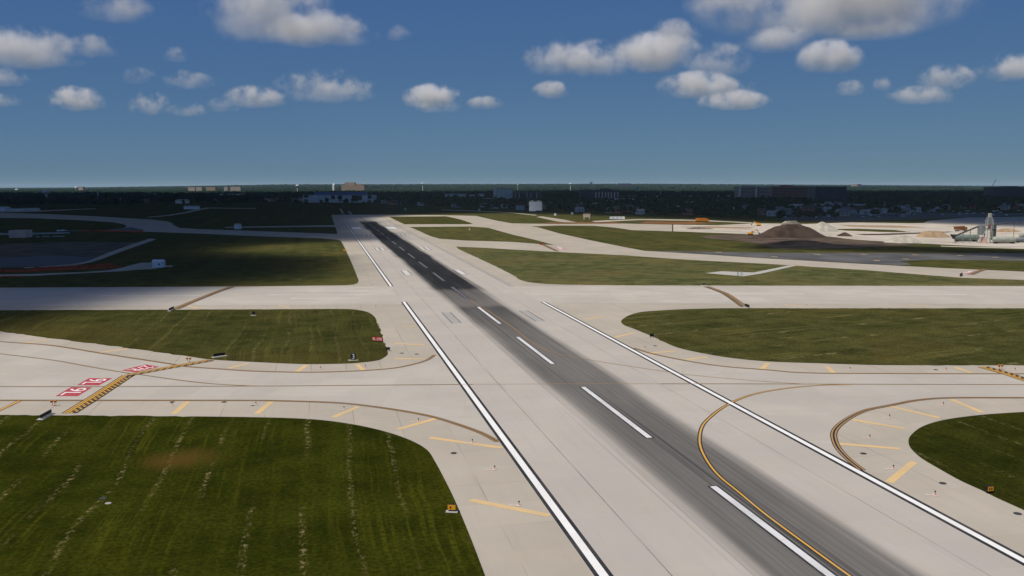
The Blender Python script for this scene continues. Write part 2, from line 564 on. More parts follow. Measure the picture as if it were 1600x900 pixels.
def ribbon_geo(mb, P, off, w, z, mi, d0=None, d1=None):
    """Strip of width w along polyline P (Vectors), moved sideways by off; optionally only from d0 to d1 metres."""
    if d0 is not None:
        Q, acc = [], 0.0
        for a, b in zip(P, P[1:]):
            L = (b - a).length
            if L < 1e-6: continue
            s, e = max(d0, acc), min(d1, acc + L)
            if e > s:
                if not Q: Q.append(a.lerp(b, (s - acc) / L))
                Q.append(a.lerp(b, (e - acc) / L))
            acc += L
        P = Q
    if len(P) < 2: return
    vs = []
    for i, p in enumerate(P):
        t = (P[min(i + 1, len(P) - 1)] - P[max(i - 1, 0)]).normalized()
        n = Vector((-t.y, t.x))
        vs += [(p + n * (off + w / 2)).to_tuple() + (z,), (p + n * (off - w / 2)).to_tuple() + (z,)]
    fs = [(2 * i + 1, 2 * i + 3, 2 * i + 2, 2 * i) for i in range(len(P) - 1)]
    mb.add(vs, fs, mi)


def plen(P):
    return sum((b - a).length for a, b in zip(P, P[1:]))


def line(name, px, w, mt, z=0.055, border=0.0, double=None, smooth=True, bm_='blackp', world=False):
    P = [Vector(p) for p in (px if world else GL(px))]
    if smooth and len(P) > 2:
        P = catmull(P, 8)
    mb = MB()
    offs = [0] if not double else [-double / 2, double / 2]
    if border:
        tot = (double or 0) + w + 2 * border
        ribbon_geo(mb, P, 0, tot, z, 0)
    for o in offs:
        ribbon_geo(mb, P, o, w, z + 0.01, 1)
    return struct(mb.build(name, [M[bm_], M[mt]]))


# ------------------------------------------------------------------ ground sheets
def disc(name, rad, mt, z=0.0):
    n = 96
    return sheet(name, [(rad * math.cos(2 * math.pi * i / n), rad * math.sin(2 * math.pi * i / n)) for i in range(n)], z, mt)


disc('ground', 42000, M['ground'])

# the paved field: runway, shoulders and the taxiways that meet it
main_px = [(-700, 449.5), (0, 449.5), (400, 447.5), (540, 445.8), (553, 444.6), (559, 442.5), (560.5, 438), (550, 412), (540, 390), (535, 380), (532, 376),
           (525, 374.3), (500, 372.3), (462, 371), (400, 369), (300, 364.5), (225, 362), (186, 358.5), (195, 356), (198, 352.5), (192, 350), (178, 347.5),
           (125, 344), (50, 341), (0, 340.5), (-200, 338), (-200, 331), (0, 332.5), (75, 334.5), (150, 338), (200, 341), (237, 343), (262, 346), (269, 348.5), (271, 351.5), (280, 356),
           (312, 358), (400, 361), (470, 363.5), (527.5, 365.6), (525.5, 358), (523.5, 354.4), (460, 354.8), (352, 356), (352, 354.6), (460, 352.8), (522.8, 352), (517.5, 335.6),
           (600, 335.3), (697, 336.3), (743.7, 337.3), (777, 345), (800, 349), (870, 350), (975, 349.3), (1050, 351), (1050, 361.5), (987, 359.5), (962, 355.8), (925, 352.6), (870, 352.4), (829, 353.7), (840, 355), (875, 365), (925, 376), (975, 386), (1007, 392), (1100, 397.5),
           (1200, 404), (1350, 412.5), (1475, 419), (1600, 424.5), (1750, 431), (1750, 447), (2100, 447), (2600, 700), (2300, 1600), (-900, 1600)]
sheet('apron', GL(main_px), 0.02, M['shoulder'])

# runway slab
x0, x1 = -23.9, 23.2
A_END = (Vector(G(545, 336)) - OX).dot(AX)
sheet('runway', [RW(x0, -170), RW(x1, -170), RW(x1, A_END), RW(x0, A_END)], 0.04, M['runway'])

# crossing taxiway and the connectors, paler than the shoulders
sheet('crossing_taxiway', GL([(-700, 450.6), (0, 450.6), (400, 448.8), (600, 447.5)]) + [RW(x0 - .02, (Vector(G(610, 447.5)) - OX).dot(AX)), RW(x0 - .02, (Vector(G(628, 475.5)) - OX).dot(AX))] + GL([(400, 477), (0, 478.6), (-700, 478.8)]), 0.04, M['cross'], ang=math.pi / 2)
sheet('crossing_taxiway', [RW(x1 + .02, (Vector(G(830, 474.3)) - OX).dot(AX)), RW(x1 + .02, (Vector(G(795, 447.3)) - OX).dot(AX))] + GL([(900, 447.4), (1200, 447.8), (1600, 448.3), (2100, 448.5), (2100, 475.5), (1600, 475.2), (1200, 474.6)]), 0.04, M['cross'], ang=math.pi / 2)
conn_l = [(-700, 450.0)]
TL_top = [(-400, 500), (0, 534), (78, 539.7), (167, 553.6), (261, 568), (292, 573), (361, 578), (400, 580.3), (483, 582), (555.6, 580), (611, 576), (644, 570), (667, 563), (679, 554)]
TL_bot = [(778, 690.5), (753, 677.3), (720, 665), (678, 652), (639, 644), (594, 637), (539, 630.5), (483, 627.8), (400, 626), (0, 625.8), (-600, 625)]
TR_top = [(989, 544), (1022, 553.6), (1078, 565), (1133, 573), (1200, 578.3), (1242, 582), (1297, 583.6), (1600, 584.4), (2100, 585)]
TR_bot = [(1347, 735), (1324, 716.5), (1308, 698), (1302.5, 680), (1307, 669), (1321, 657), (1339, 647), (1358, 640), (1394, 633), (1430.5, 626), (1478, 622), (1600, 621.7), (2100, 621.5)]


def dense(px):
    return [tuple(p) for p in catmull([Vector(q) for q in GL(px)], 6)]


def edge_pt(u, v, side):
    a = (Vector(G(u, v)) - OX).dot(AX)
    return RW((x0 - 0.02) if side < 0 else (x1 + 0.02), a)


sheet('connecting_taxiway', dense(TL_top) + [edge_pt(690, 560, -1), edge_pt(782, 690, -1)] + dense(TL_bot), 0.04, M['taxi'], ang=math.pi / 2)
sheet('connecting_taxiway', list(reversed(dense(TR_top))) + [edge_pt(989, 545, 1), edge_pt(1360, 742, 1)] + dense(TR_bot), 0.04, M['taxi'], ang=math.pi / 2)

# turf islands
def island(name, px, base, tan_amt, ang=None, row=0.35, smooth=None, patch=None, tan=TANC, bw=1.0):
    pts = GL(px)
    pts = ragged(pts, 0.34, 1.4)
    a = RW_ANG if ang is None else ang
    if patch:
        q = Vector(G(*patch[0])) - OX
        c, s = math.cos(-a), math.sin(-a)
        patch = ((q.x * c - q.y * s, q.x * s + q.y * c), patch[1], patch[2])
    return sheet(name, pts, 0.06, grass('turf', base, tan, tan_amt, row, patch, period=6.4 * bw, bw=bw), ang=a)


def sm(px, n=6):
    """Smooth only the given run of photo points."""
    return [tuple(p) for p in catmull([Vector(q) for q in px], n)]


island('grass_island', [(-700, 647)] + sm([(0, 649), (300, 651), (430, 653), (500, 656.5), (560, 665), (610, 677), (645, 690), (668, 704), (680, 722), (694, 748), (712, 785), (735, 840), (758, 900)])
       + [(830, 1080), (1000, 1500), (-900, 1500)], (0.0265, 0.0325, 0.0034), 0.75, row=0.62, patch=((285, 718), (7.5, 6.0), (0.085, 0.050, 0.012)))
island('grass_island', [(-700, 484.5), (0, 485)] + sm([(480, 483.2), (533, 483), (555.5, 484), (575, 488), (585, 495), (589, 502), (596, 522), (604, 544), (606, 552), (604, 556), (591.7, 563), (555.5, 567.5), (511, 569), (470, 569), (400, 566), (330, 562), (300, 558), (200, 544), (83, 529), (0, 518)])
       + [(-500, 470)][:0] + [(-350, 490)], (0.046, 0.050, 0.015), 0.55, row=0.25)
island('grass_island', sm([(1200, 481.8), (1133, 481.8), (1078, 483), (1036, 485), (1000, 488), (980.5, 494), (970.5, 502), (975, 508), (994.4, 515.5), (1022, 527), (1058, 543), (1105.5, 553.6), (1147, 560), (1200, 565), (1283, 568), (1366, 570.5), (1450, 571)]) + [(1600, 571), (2100, 571.3), (2100, 482), (1600, 482)],
       (0.056, 0.060, 0.020), 0.8, ang=R(-62), row=0.2, bw=2.2)
island('grass_island', [(2300, 641), (1700, 642)] + sm([(1600, 644), (1569.7, 645.8), (1532, 648.7), (1489, 654), (1460, 660), (1437, 669), (1422, 682), (1419.5, 692), (1424, 702), (1440, 716.5), (1466, 732), (1500, 751), (1535, 767), (1558, 778.6), (1600, 797.4)]) + [(1750, 868), (2300, 1150)], (0.025, 0.030, 0.005), 0.4, row=0.5)
island('grass_island', [(608, 338.7), (697, 338), (720, 343), (738, 349.3), (735, 350.3), (632, 350.5), (618, 344)], (0.060, 0.062, 0.018), 0.2)
island('grass_island', [(640, 354.7), (735, 353.9), (762, 355.8), (800, 366.5), (837, 375), (866, 383), (800, 378), (725, 375.8), (687, 373), (672, 369), (655, 361)], (0.075, 0.080, 0.030), 0.2)
island('grass_island', [(712, 385.5)] + [(760, 387.5), (800, 390), (875, 394), (975, 399), (1075, 406), (1200, 412.5), (1350, 422), (1500, 434), (1600, 437.5), (1700, 441), (1740, 443), (1745, 446.5), (1600, 446.7), (1200, 446.4), (1000, 446)] + sm([(950, 445.6), (870, 444.5), (830, 441.5), (812, 437), (800, 429), (757, 408), (718, 390)]),
       (0.090, 0.098, 0.044), 0.3, ang=math.pi / 2, row=0.1)

# asphalt lane, construction ground and other far sheets
sheet('asphalt_lane', GL([(1010, 392), (1100, 393.2), (1200, 395), (1400, 395.4), (1800, 396.5), (1800, 408), (1600, 407.5), (1460, 406), (1405, 408), (1425, 413.5), (1400, 414.5), (1350, 412), (1200, 403.6), (1100, 397.2)]), 0.05, M['asphalt'])
sheet('construction_ground', GL([(1052, 351), (1120, 352), (1180, 349), (1260, 350), (1330, 347.5), (1420, 349), (1500, 347), (1610, 352), (1800, 356), (1800, 394), (1600, 388), (1500, 383.5), (1440, 380.5), (1400, 378.5), (1350, 375.5), (1300, 371), (1200, 367), (1120, 364), (1052, 361.5)]), 0.05, M['site'])
sheet('new_apron', GL([(1440, 349.5), (1452, 345), (1510, 340), (1600, 338.5), (1900, 338.5), (1900, 356), (1612, 352.5), (1500, 349)]), 0.08, M['taxi'])
sheet('dark_earth', ragged(GL([(1092, 370), (1110, 367.3), (1160, 366.6), (1200, 366), (1290, 369), (1330, 374), (1400, 380), (1440, 383), (1360, 386), (1270, 389), (1220, 389), (1190, 383), (1160, 377), (1110, 373)]), 1.5, 8), 0.07, M['soil'])
sheet('site_road', GL([(838, 339), (846, 338), (880, 343), (910, 349.3), (902, 349.5), (870, 346)]), 0.05, M['old'])
sheet('rusty_earth', ragged(GL([(840, 349.4), (862, 347.2), (900, 347.4), (960, 347), (974, 349.2)]), 0.8, 6), 0.06, M['rust'])
sheet('rusty_earth', ragged(GL([(1000, 349), (1010, 346), (1085, 346.5), (1120, 349), (1050, 350.5)]), 0.8, 6), 0.06, M['rust'])
sheet('site_road', GL([(924, 345.5), (968, 343.6), (1000, 342.4), (1090, 343.5), (1180, 348), (1180, 349), (1090, 345), (1000, 343.8), (968, 345.4), (930, 347)]), 0.055, M['site'])
sheet('pad', GL([(1102.5, 427), (1127.5, 424), (1152.5, 425), (1177.5, 426), (1232.5, 415), (1245, 415), (1190, 427.5), (1161, 432), (1150, 431)]), 0.08, M['slab'])
sheet('path', GL([(-60, 429.5), (0, 429), (56, 428), (131, 425.2), (169, 422.5), (190, 418.5), (202.5, 415), (221, 410.5), (238, 410.5), (258, 415), (270, 415), (270, 417), (257, 417.5), (238, 420.6), (214, 421.6), (187.5, 424), (131, 427), (56, 431), (0, 432), (-60, 432.5)]), 0.05, M['old'])
sheet('pond_bank', ragged(GL([(-80, 384), (0, 381), (100, 378), (200, 378), (214, 379), (190, 391), (160, 401), (140, 407), (110, 413), (56, 417.5), (-80, 420)]), 1.0, 6), 0.04, M['soil'])
sheet('pond', ragged(GL([(-80, 404.5), (0, 403), (60, 400.5), (100, 399.8), (140, 402.5), (148, 404.7), (132, 409), (108, 413), (56, 416), (-80, 418.6)]), 0.8, 5), 0.06, M['water'])
sheet('path', GL([(37, 418), (75, 416), (112, 413), (131, 409.5), (142, 406.5), (169, 395), (206, 382), (233, 373), (244, 373.6), (240, 375.6), (187.5, 394), (159, 405), (140, 410.5), (118, 414.5), (75, 417.3), (37, 419.2)]), 0.08, M['old'])
sheet('service_road', GL([(100, 359.6), (160, 359.8), (176, 358), (205, 355), (225, 359), (222, 362.0), (180, 361.5), (100, 361.4)]), 0.055, M['asphalt'])
sheet('far_road', GL([(-100, 331.5), (56, 329.2), (106, 327.2), (150, 325.8), (150, 326.5), (106, 328.4), (56, 331), (-100, 333.2)]), 0.04, M['old'])
sheet('far_road', GL([(230, 339), (262, 336), (287, 331.6), (307, 327), (323, 324.3), (400, 325.2), (400, 326.2), (330, 325.5), (318, 327.3), (296, 332.2), (266, 337), (232, 339.8)]), 0.04, M['old'])
sheet('far_road', GL([(690, 327.3), (740, 329), (800, 332), (840, 336), (836, 336.8), (800, 333), (740, 330), (690, 328.2)]), 0.04, M['old'])
sheet('car_park', GL([(1210, 343), (1250, 336), (1400, 332), (1600, 333), (1600, 336.5), (1480, 341), (1380, 344), (1300, 346.5)]), 0.04, M['asphalt'])

# ------------------------------------------------------------------ runway markings
Z = 0.055


def rwpt(u, v):
    q = Vector(G(u, v)) - OX
    return q.dot(CX), q.dot(AX)


def rw_box(mb, c0, c1, a0, a1, z, mi):
    p = [RW(c0, a0), RW(c1, a0), RW(c1, a1), RW(c0, a1)]
    mb.add([(*q, z) for q in p], [(0, 1, 2, 3)], mi)


# edge stripes, each in two stretches broken at the crossing
def edge_line(pa, pb, mt='white', w=0.95):
    mb = MB()
    P = [Vector(G(*pa)), Vector(G(*pb))]
    Q = [P[0].lerp(P[1], i / 40) for i in range(41)]
    ribbon_geo(mb, Q, 0, 1.95 if mt == 'white' else w + 0.5, Z, 0)
    ribbon_geo(mb, Q, 0, w, Z + 0.01, 1)
    return struct(mb.build('runway_edge_line', [M['blackp'] if mt == 'white' else M['asphalt'], M[mt]]))


edge_line((631, 472), (969, 935))
edge_line((537, 344), (611, 447.5))
edge_line((848.5, 472), (1660, 909.5), w=0.86)
edge_line((607, 345), (800, 447.5), 'cleaned', 1.0)

# centre stripes: 36.6 m long, 24.4 m apart
ac = rwpt(911, 605)[1]
for k in range(-3, 18):
    a = ac + 61.0 * k
    if k in (3, 4): a0 = a
    s, e = a - 37.2, a
    if 129 < a < 172: continue                  # the crossing taxiway interrupts the stripes
    if e > A_END - 25: break
    mb = MB()
    off = 0.0 if k < 5 else 0.0
    rw_box(mb, off - 0.78, off + 0.78, s - 0.3, e + 0.3, Z, 0)
    rw_box(mb, off - 0.47, off + 0.47, s, e, Z + 0.01, 1)
    struct(mb.build('runway_centre_stripe', [M['blackp'], M['stripewhite' if k < 3 else 'dirtywhite']]))

# touchdown-zone bars and aiming points either side of the centre line
def bars(u, v, n, side, length=22.9, w=1.8, gap=1.5, mt='white', cin=None):
    c, a = rwpt(u, v)
    mb = MB()
    tot = n * w + (n - 1) * gap
    for i in range(n):
        cc = c - tot / 2 + i * (w + gap)
        rw_box(mb, cc - 0.35, cc + w + 0.35, a - length / 2 - 0.3, a + length / 2 + 0.3, Z, 0)
        rw_box(mb, cc, cc + w, a - length / 2, a + length / 2, Z + 0.01, 1)
    return struct(mb.build('touchdown_bars', [M['blackp'], M[mt]]))


for u, v, n, mt in ((548, 345, 3, 'fadedwhite'), (597, 344.6, 3, 'fadedwhite'), (576, 367.8, 3, 'fadedwhite'), (630, 367, 3, 'fadedwhite'), (593.5, 389.3, 2, 'fadedwhite'), (664, 388.6, 2, 'fadedwhite'),
                    (634.5, 426, 1, 'fadedwhite'), (719, 425, 1, 'fadedwhite')):
    bars(u, v, n, 0, mt=mt, w=1.8 if n > 1 else 2.6)
for u, v in ((556.5, 356.4), (610.5, 355.8)):
    c, a = rwpt(u, v)
    mb = MB()
    rw_box(mb, c - 4.9, c + 4.9, a - 23.5, a + 23.5, Z, 0)
    rw_box(mb, c - 4.5, c + 4.5, a - 23, a + 23, Z + 0.01, 1)
    struct(mb.build('aiming_point', [M['blackp'], M['white']]))
for u, v in ((705, 496.5), (830, 493.5)):       # bars that were ground off
    c, a = rwpt(u, v)
    mb = MB()
    rw_box(mb, c - 1.5, c + 1.5, a - 11.5, a + 11.5, Z, 0)
    rw_box(mb, c - 1.5, c - 1.2, a - 11.5, a + 11.5, Z + 0.01, 1)
    rw_box(mb, c + 1.2, c + 1.5, a - 11.5, a + 11.5, Z + 0.01, 1)
    struct(mb.build('erased_bars', [M['ghost'], M['asphalt']]))
# threshold bars
mb = MB()
for i in range(12):
    c = -19.2 + i * 3.3 + (1.6 if i >= 6 else 0)
    rw_box(mb, c, c + 1.9, A_END - 55, A_END - 9, Z, 0)
struct(mb.build('threshold_bars', M['fadedwhite']))


def text_geo(s, size, depth=0.0):
    cu = bpy.data.curves.new('lettering', 'FONT')
    cu.body = s
    cu.size = size
    cu.align_x = 'CENTER'
    cu.align_y = 'CENTER'
    cu.extrude = depth
    o = bpy.data.objects.new('lettering', cu)
    me = bpy.data.meshes.new_from_object(o)
    bpy.data.objects.remove(o)
    me.materials.clear()
    return me


t = link('runway_number', text_geo('9L', 24), M['fadedwhite'])
struct(t)
p = RW(0, A_END - 95)
t.location = (*p, Z + 0.01)
t.rotation_euler = (0, 0, RW_ANG + math.pi)

# white dashes on the crossing taxiway
for a, b in (((-20, 463), (50, 463)), ((156, 462), (311, 461.8)), ((417, 461), (577, 460.6)), ((478, 454.8), (575, 454.6)), ((455, 466.8), (561, 466.4)), ((830, 459.6), (989, 459.6)), ((1095, 459.4), (1255, 459.4)), ((1358, 460.2), (1511, 460.3))):
    line('taxiway_dash', [a, b], 0.6, 'white', smooth=False)

# taxiway lines (yellow with black borders)
line('taxiway_centre_line', [(-400, 604.8), (0, 604.4), (150, 604.3), (400, 603.6), (600, 602), (740, 600.8)], 0.26, 'dullyellow', border=0.16)
line('taxiway_centre_line', [(742, 600.8), (900, 600), (1030, 600)], 0.22, 'dullyellow', z=0.046, border=0.05)
line('taxiway_centre_line', [(1032, 600), (1200, 600.2), (1400, 600.8), (1600, 601.3), (1900, 602)], 0.26, 'dullyellow', border=0.16)
line('taxiway_edge_line', list(reversed(TL_bot)), 0.24, 'dullyellow', border=0.13, double=0.5)
line('taxiway_edge_line', TL_top[:-1] + [(679, 555)], 0.24, 'dullyellow', border=0.13, double=0.5)
line('taxiway_lead_line', [(-200, 529), (0, 553), (83, 563), (139, 573), (192, 582), (222, 586), (278, 594), (333, 600), (389, 603), (430, 603.7)], 0.3, 'dullyellow', z=0.047, border=0.16)
line('taxiway_lead_line', [(735, 470), (752, 480), (762, 485), (800, 511), (828, 533), (855.6, 548), (897, 558), (939, 565.6), (994, 574), (1078, 586), (1200, 596.7), (1255, 600), (1297, 601)], 0.26, 'dullyellow', z=0.047, border=0.08)
line('taxiway_lead_line', [(1480, 1005), (1401, 951), (1327, 900), (1200, 807), (1155, 770), (1120.6, 741), (1100, 712), (1093, 689), (1097.5, 666), (1112, 650), (1128, 638), (1147, 627.5), (1172, 618), (1200, 611.5), (1242, 605.5), (1283, 602.3), (1330, 601)], 0.30, 'yellow', z=0.047, border=0.22)
line('taxiway_edge_line', TR_bot, 0.24, 'dullyellow', border=0.15, double=0.55)
line('taxiway_edge_line', TR_top, 0.24, 'dullyellow', border=0.13, double=0.5)
line('taxiway_lead_line', [(-14, 649), (0, 641), (32, 626)], 0.55, 'yellow', border=0.15, smooth=False)

# worn yellow bars painted across the shoulders
for a, b in (((33, 537), (79, 531)), ((147, 552), (200, 545)), ((356, 576), (387.5, 568)), ((271, 647), (294, 627.5)), ((401, 646.7), (423.6, 628)), ((521, 652), (560, 635.5)),
             ((622, 671), (680.6, 654.4)), ((464, 581), (479, 570.5)), ((558, 569.5), (568, 578.6)), ((671.5, 684), (784, 700)), ((735, 781.5), (859, 806)), ((436, 477.3), (453, 481)),
             ((628, 510), (650, 509.3)), ((617, 537), (664, 539)), ((617, 560.6), (664, 561)), ((911, 499), (942, 495)), ((961, 527), (992, 520)), ((1014, 551.6), (1055.6, 549)),
             ((1072, 562), (1105.6, 558)), ((1190, 577), (1200, 567.5)), ((1292, 573), (1303, 583)), ((1492, 574), (1519, 583)), ((1486, 624.4), (1535, 644.4)), ((1390, 635), (1468, 653)),
             ((1332, 656), (1414, 670)), ((1311, 693.4), (1406.5, 701.5)), ((1389, 754), (1428, 722)), ((292, 477.5), (310, 481.5)), ((1225, 476), (1255, 479)), ((1420, 476), (1450, 479))):
    line('shoulder_bar', [a, b], 1.1, 'tan', smooth=False, z=0.026)


def hold_line(px, flip=1, checks=True, wid=1.0, z=0.065, dull=False):
    """Holding-position marking: two solid and two broken yellow lines on black."""
    P = [Vector(q) for q in GL(px)]
    if len(P) > 3: P = catmull(P, 6)
    mb = MB()
    ribbon_geo(mb, P, 0, 2.7 * wid, z, 0)
    w = 0.36 * wid
    for o in (0.9, 0.35):
        ribbon_geo(mb, P, o * wid * flip, w, z + 0.01, 1)
    L = plen(P)
    n = int(L / 1.8)
    for k in range(n):
        for o, sft in ((-0.25, 0), (-0.85, 0.9)):
            ribbon_geo(mb, P, o * wid * flip, w * 1.2, z + 0.01, 1, k * 1.8 + sft, min(L, k * 1.8 + sft + 0.9))
    return struct(mb.build('holding_line', [M['blackp'], M['dullyellow' if dull else 'yellow']]))


hold_line([(108, 646), (150, 620), (201, 586.5)], flip=1)
hold_line([(201, 586.5), (260, 575.5), (330, 563)], flip=1)
hold_line([(274, 483), (295, 474), (316, 465.5), (340, 456), (363, 448.2)], flip=1, dull=True)
hold_line([(1104, 447.8), (1131, 458), (1147, 468), (1163, 479.5)], flip=1, dull=True)
hold_line([(1536, 573.5), (1570, 583), (1600, 593), (1690, 622)], flip=-1)
hold_line([(848, 381.8), (860, 387.5), (871, 392.5)], flip=1, dull=True)
hold_line([(1516, 429.3), (1528, 424.3), (1540, 420.8)], flip=1, dull=True)


# red surface-painted designators
def surface_sign(quad, txt, mt='redp'):
    q = [Vector(p) for p in GL(quad)]            # corners: text bottom-left, bottom-right(top in travel), ...
    mb = MB()
    mb.add([(*p, 0.06) for p in q], [(0, 1, 2, 3)], 0)
    o = struct(mb.build('surface_sign', M[mt]))
    me = text_geo(txt, 1.0)
    xs = [v.co.x for v in me.vertices]; ys = [v.co.y for v in me.vertices]
    # q[0]->q[3]: baseline direction of the text, q[0]->q[1]: its up direction
    for v in me.vertices:
        s = 0.10 + 0.80 * (v.co.x - min(xs)) / (max(xs) - min(xs))
        r = 0.12 + 0.76 * (v.co.y - min(ys)) / (max(ys) - min(ys))
        p = q[0] * (1 - s) * (1 - r) + q[3] * s * (1 - r) + q[1] * (1 - s) * r + q[2] * s * r
        v.co = (p.x, p.y, 0.07)
    o2 = link('lettering', me, M['white'], o)
    return o


surface_sign([(111, 605.3), (144, 605.5), (121.6, 619.4), (86.7, 619.4)], '9L')
surface_sign([(139, 591.3), (175.6, 591.3), (154, 602.5), (120.5, 602)], '9L')
surface_sign([(227.5, 569.8), (248.5, 573.5), (212, 582), (190, 579)], '27R')
surface_sign([(866, 384.6), (871, 384.8), (888, 390), (877, 391)], '9L', 'pinkp')
surface_sign([(1515, 422.6), (1522, 423), (1514, 428), (1500, 427.5)], '9L', 'pinkp')

# ------------------------------------------------------------------ signs, lights, drains
def ground3(u, v, z=0.0):
    x, y = G(u, v)
    return (x, y, z)


def facing(x, y):
    """Rotation that turns a thing's front (-Y) towards the camera's foot."""
    return math.atan2(-x, y) * 1.0


def sign_board(name, label, cat, u, v, w, h, d, rz, board, mt_face, txt=None, txtmat='signwhite', slab=None, arrow=False, stripes=None):
    x, y, _ = ground3(u, v)
    t = empty(name, label, cat, (x, y, 0.05), rz)
    if slab:
        sl = MB(); sl.box(-slab[0] / 2, slab[0] / 2, -slab[1] / 2, slab[1] / 2, 0, 0.10, bev=0.02)
        sl.build('slab', M['slab'], t)
    for sx in (-w * 0.32, w * 0.32):
        lg = MB(); lg.tube((sx, 0, 0.1), (sx, 0, 0.3), 0.05, n=8)
        lg.build('leg', M['darksteel'], t)
    b = MB(); b.box(-w / 2, w / 2, -d / 2, d / 2, 0.28, 0.28 + h, bev=0.03)
    b.build('housing', M[board], t)
    f = MB(); f.box(-w / 2 + 0.04, w / 2 - 0.04, -d / 2 - 0.012, -d / 2 - 0.003, 0.32, 0.28 + h - 0.04)
    fo = f.build('face', M[mt_face], t)
    if txt:
        me = text_geo(txt, 1.0, 0.0)
        xs = [q.co.x for q in me.vertices]; ys = [q.co.y for q in me.vertices]
        W, Hh = max(xs) - min(xs), max(ys) - min(ys)
        k = min((w - 0.16) / W, (h - 0.2) / Hh)
        cx, cy = (max(xs) + min(xs)) / 2, (max(ys) + min(ys)) / 2
        for q in me.vertices:
            q.co = ((q.co.x - cx) * k, -d / 2 - 0.02, 0.28 + h / 2 + (q.co.y - cy) * k)
        link('lettering', me, M[txtmat], fo)
    if arrow:
        a = MB()
        yy = -d / 2 - 0.02
        for ox in ((-w * 0.14,) if arrow == 1 else (-w * 0.18, w * 0.17)):
            a.add([(ox - 0.05, yy, 0.42), (ox + 0.05, yy, 0.42), (ox + 0.05, yy, 0.62), (ox - 0.05, yy, 0.62)], [(0, 1, 2, 3)])
            a.add([(ox - 0.15, yy, 0.60), (ox + 0.15, yy, 0.60), (ox, yy, 0.80)], [(0, 1, 2)])
        a.build('arrow', M['signblack'], fo)
    return t


sign_board('distance_sign', 'black square sign with a white 3 on the turf corner', 'sign', 552, 563.4, 1.15, 1.35, 0.35, R(8), 'signblack', 'signblack', '3', 'signwhite', slab=(2.3, 0.9))
sign_board('holding_sign', 'long red sign with white lettering at the turf corner', 'sign', 590, 534.2, 3.0, 0.85, 0.3, R(-20), 'signred', 'signred', '9L-27R', 'signwhite')
sign_board('sign_box', 'plain black box sign on the edge of the pavement below the red sign', 'sign', 606.4, 548.5, 0.9, 0.6, 0.5, R(0), 'signblack', 'signblack')
sign_board('exit_sign', 'yellow sign on a slab at the right edge of the striped mown grass', 'sign', 706, 800.5, 1.05, 0.72, 0.3, R(-6), 'signblack', 'signyellow', arrow=1, slab=(1.5, 0.7))
sign_board('exit_sign', 'yellow sign with two dark marks below the round grass island', 'sign', 1545.5, 770.8, 0.95, 0.68, 0.45, R(14), 'signblack', 'signyellow', arrow=2)
# signs seen from behind: long black housings on pale slabs
def back_sign(label, pa, pb, h=0.9, slab=True):
    a, b = Vector(G(*pa)), Vector(G(*pb))
    c = (a + b) / 2
    L = (b - a).length
    rz = math.atan2((b - a).y, (b - a).x)
    t = empty('guidance_sign', label, 'sign', (c.x, c.y, 0.05), rz)
    if slab:
        s = MB(); s.box(-L / 2 - 0.4, L / 2 + 0.4, -0.55, 0.55, 0, 0.10, bev=0.02); s.build('slab', M['slab'], t)
    for k in (-0.35, 0.35):
        g = MB(); g.tube((L * k, 0, 0.08), (L * k, 0, 0.3), 0.05, n=8); g.build('leg', M['darksteel'], t)
    o = MB(); o.box(-L / 2, L / 2, -0.13, 0.13, 0.25, 0.25 + h, bev=0.03); o.build('housing', M['signblack'], t)
    f = MB(); f.box(-L / 2 + 0.05, L / 2 - 0.05, 0.132, 0.142, 0.30, 0.2 + h); f.build('face', M['signred'], t)
    return t


back_sign('black sign on a pale slab at the near end of the checkered line', (63.5, 656), (80, 647), 0.55)
back_sign('black sign on the turf at the far end of the checkered line', (334, 559), (351.5, 556.5), 0.62)
back_sign('small black sign at the near end of the left brown line', (264.5, 486.5), (271.5, 483.5), 0.7)
back_sign('small black sign at the near end of the right brown line', (1164, 479.5), (1170.5, 481.5), 0.8)
back_sign('small dark sign on a slab standing in the turf near the crossing', (394, 493), (398.5, 493), 1.0)
back_sign('dark box sign at the left tip of the wide grass island', (1015.5, 527.8), (1021, 527.3), 0.75, False)
back_sign('small dark sign with pale slab beside the distant red painting', (1500, 432.6), (1503.5, 431), 1.1)
back_sign('pale and dark sign at the far end of the right brown line', (1097, 446), (1103, 446), 0.5)
sign_board('holding_sign', 'small red sign at the far taxiway fork', 'sign', 845.5, 383, 2.2, 1.0, 0.3, R(10), 'signred', 'signred')
sign_board('exit_sign', 'tiny yellow sign at the edge of the far left grass', 'sign', 538.5, 393, 1.7, 1.1, 0.3, R(0), 'signblack', 'signyellow')


def place_copies(proto, spots, z=0.1, labels=None):
    for i, (u, v) in enumerate(spots):
        o = proto if i == 0 else copy_tree(proto)
        x, y = G(u, v)
        o.location = (x, y, z)
        if labels: o['label'] = labels[i]
    return


# edge lights: a painted disc, a base can and a small lamp on a stem
def edge_light():
    t = empty('edge_light', 'small edge light on a pale disc in the shoulder', 'light', (0, 0, 0), 0, 'edge lights set in the shoulders')
    d = MB(); d.lathe([(0.42, 0.05), (0.42, 0.075), (0.30, 0.08)], 16); d.build('disc', M['coverpaint'], t)
    d2 = MB(); d2.box(-1.3, -0.5, -0.2, 0.2, 0.05, 0.07, bev=0.01); d2.build('cover', M['coverpaint'], t)
    s = MB(); s.tube((0, 0, 0.08), (0, 0, 0.45), 0.05, n=8); s.build('stem', M['orange'], t)
    l = MB(); l.lathe([(0.08, 0.44), (0.11, 0.5), (0.10, 0.58), (0.04, 0.63)], 10); l.build('lamp', M['glass'], t)
    return t


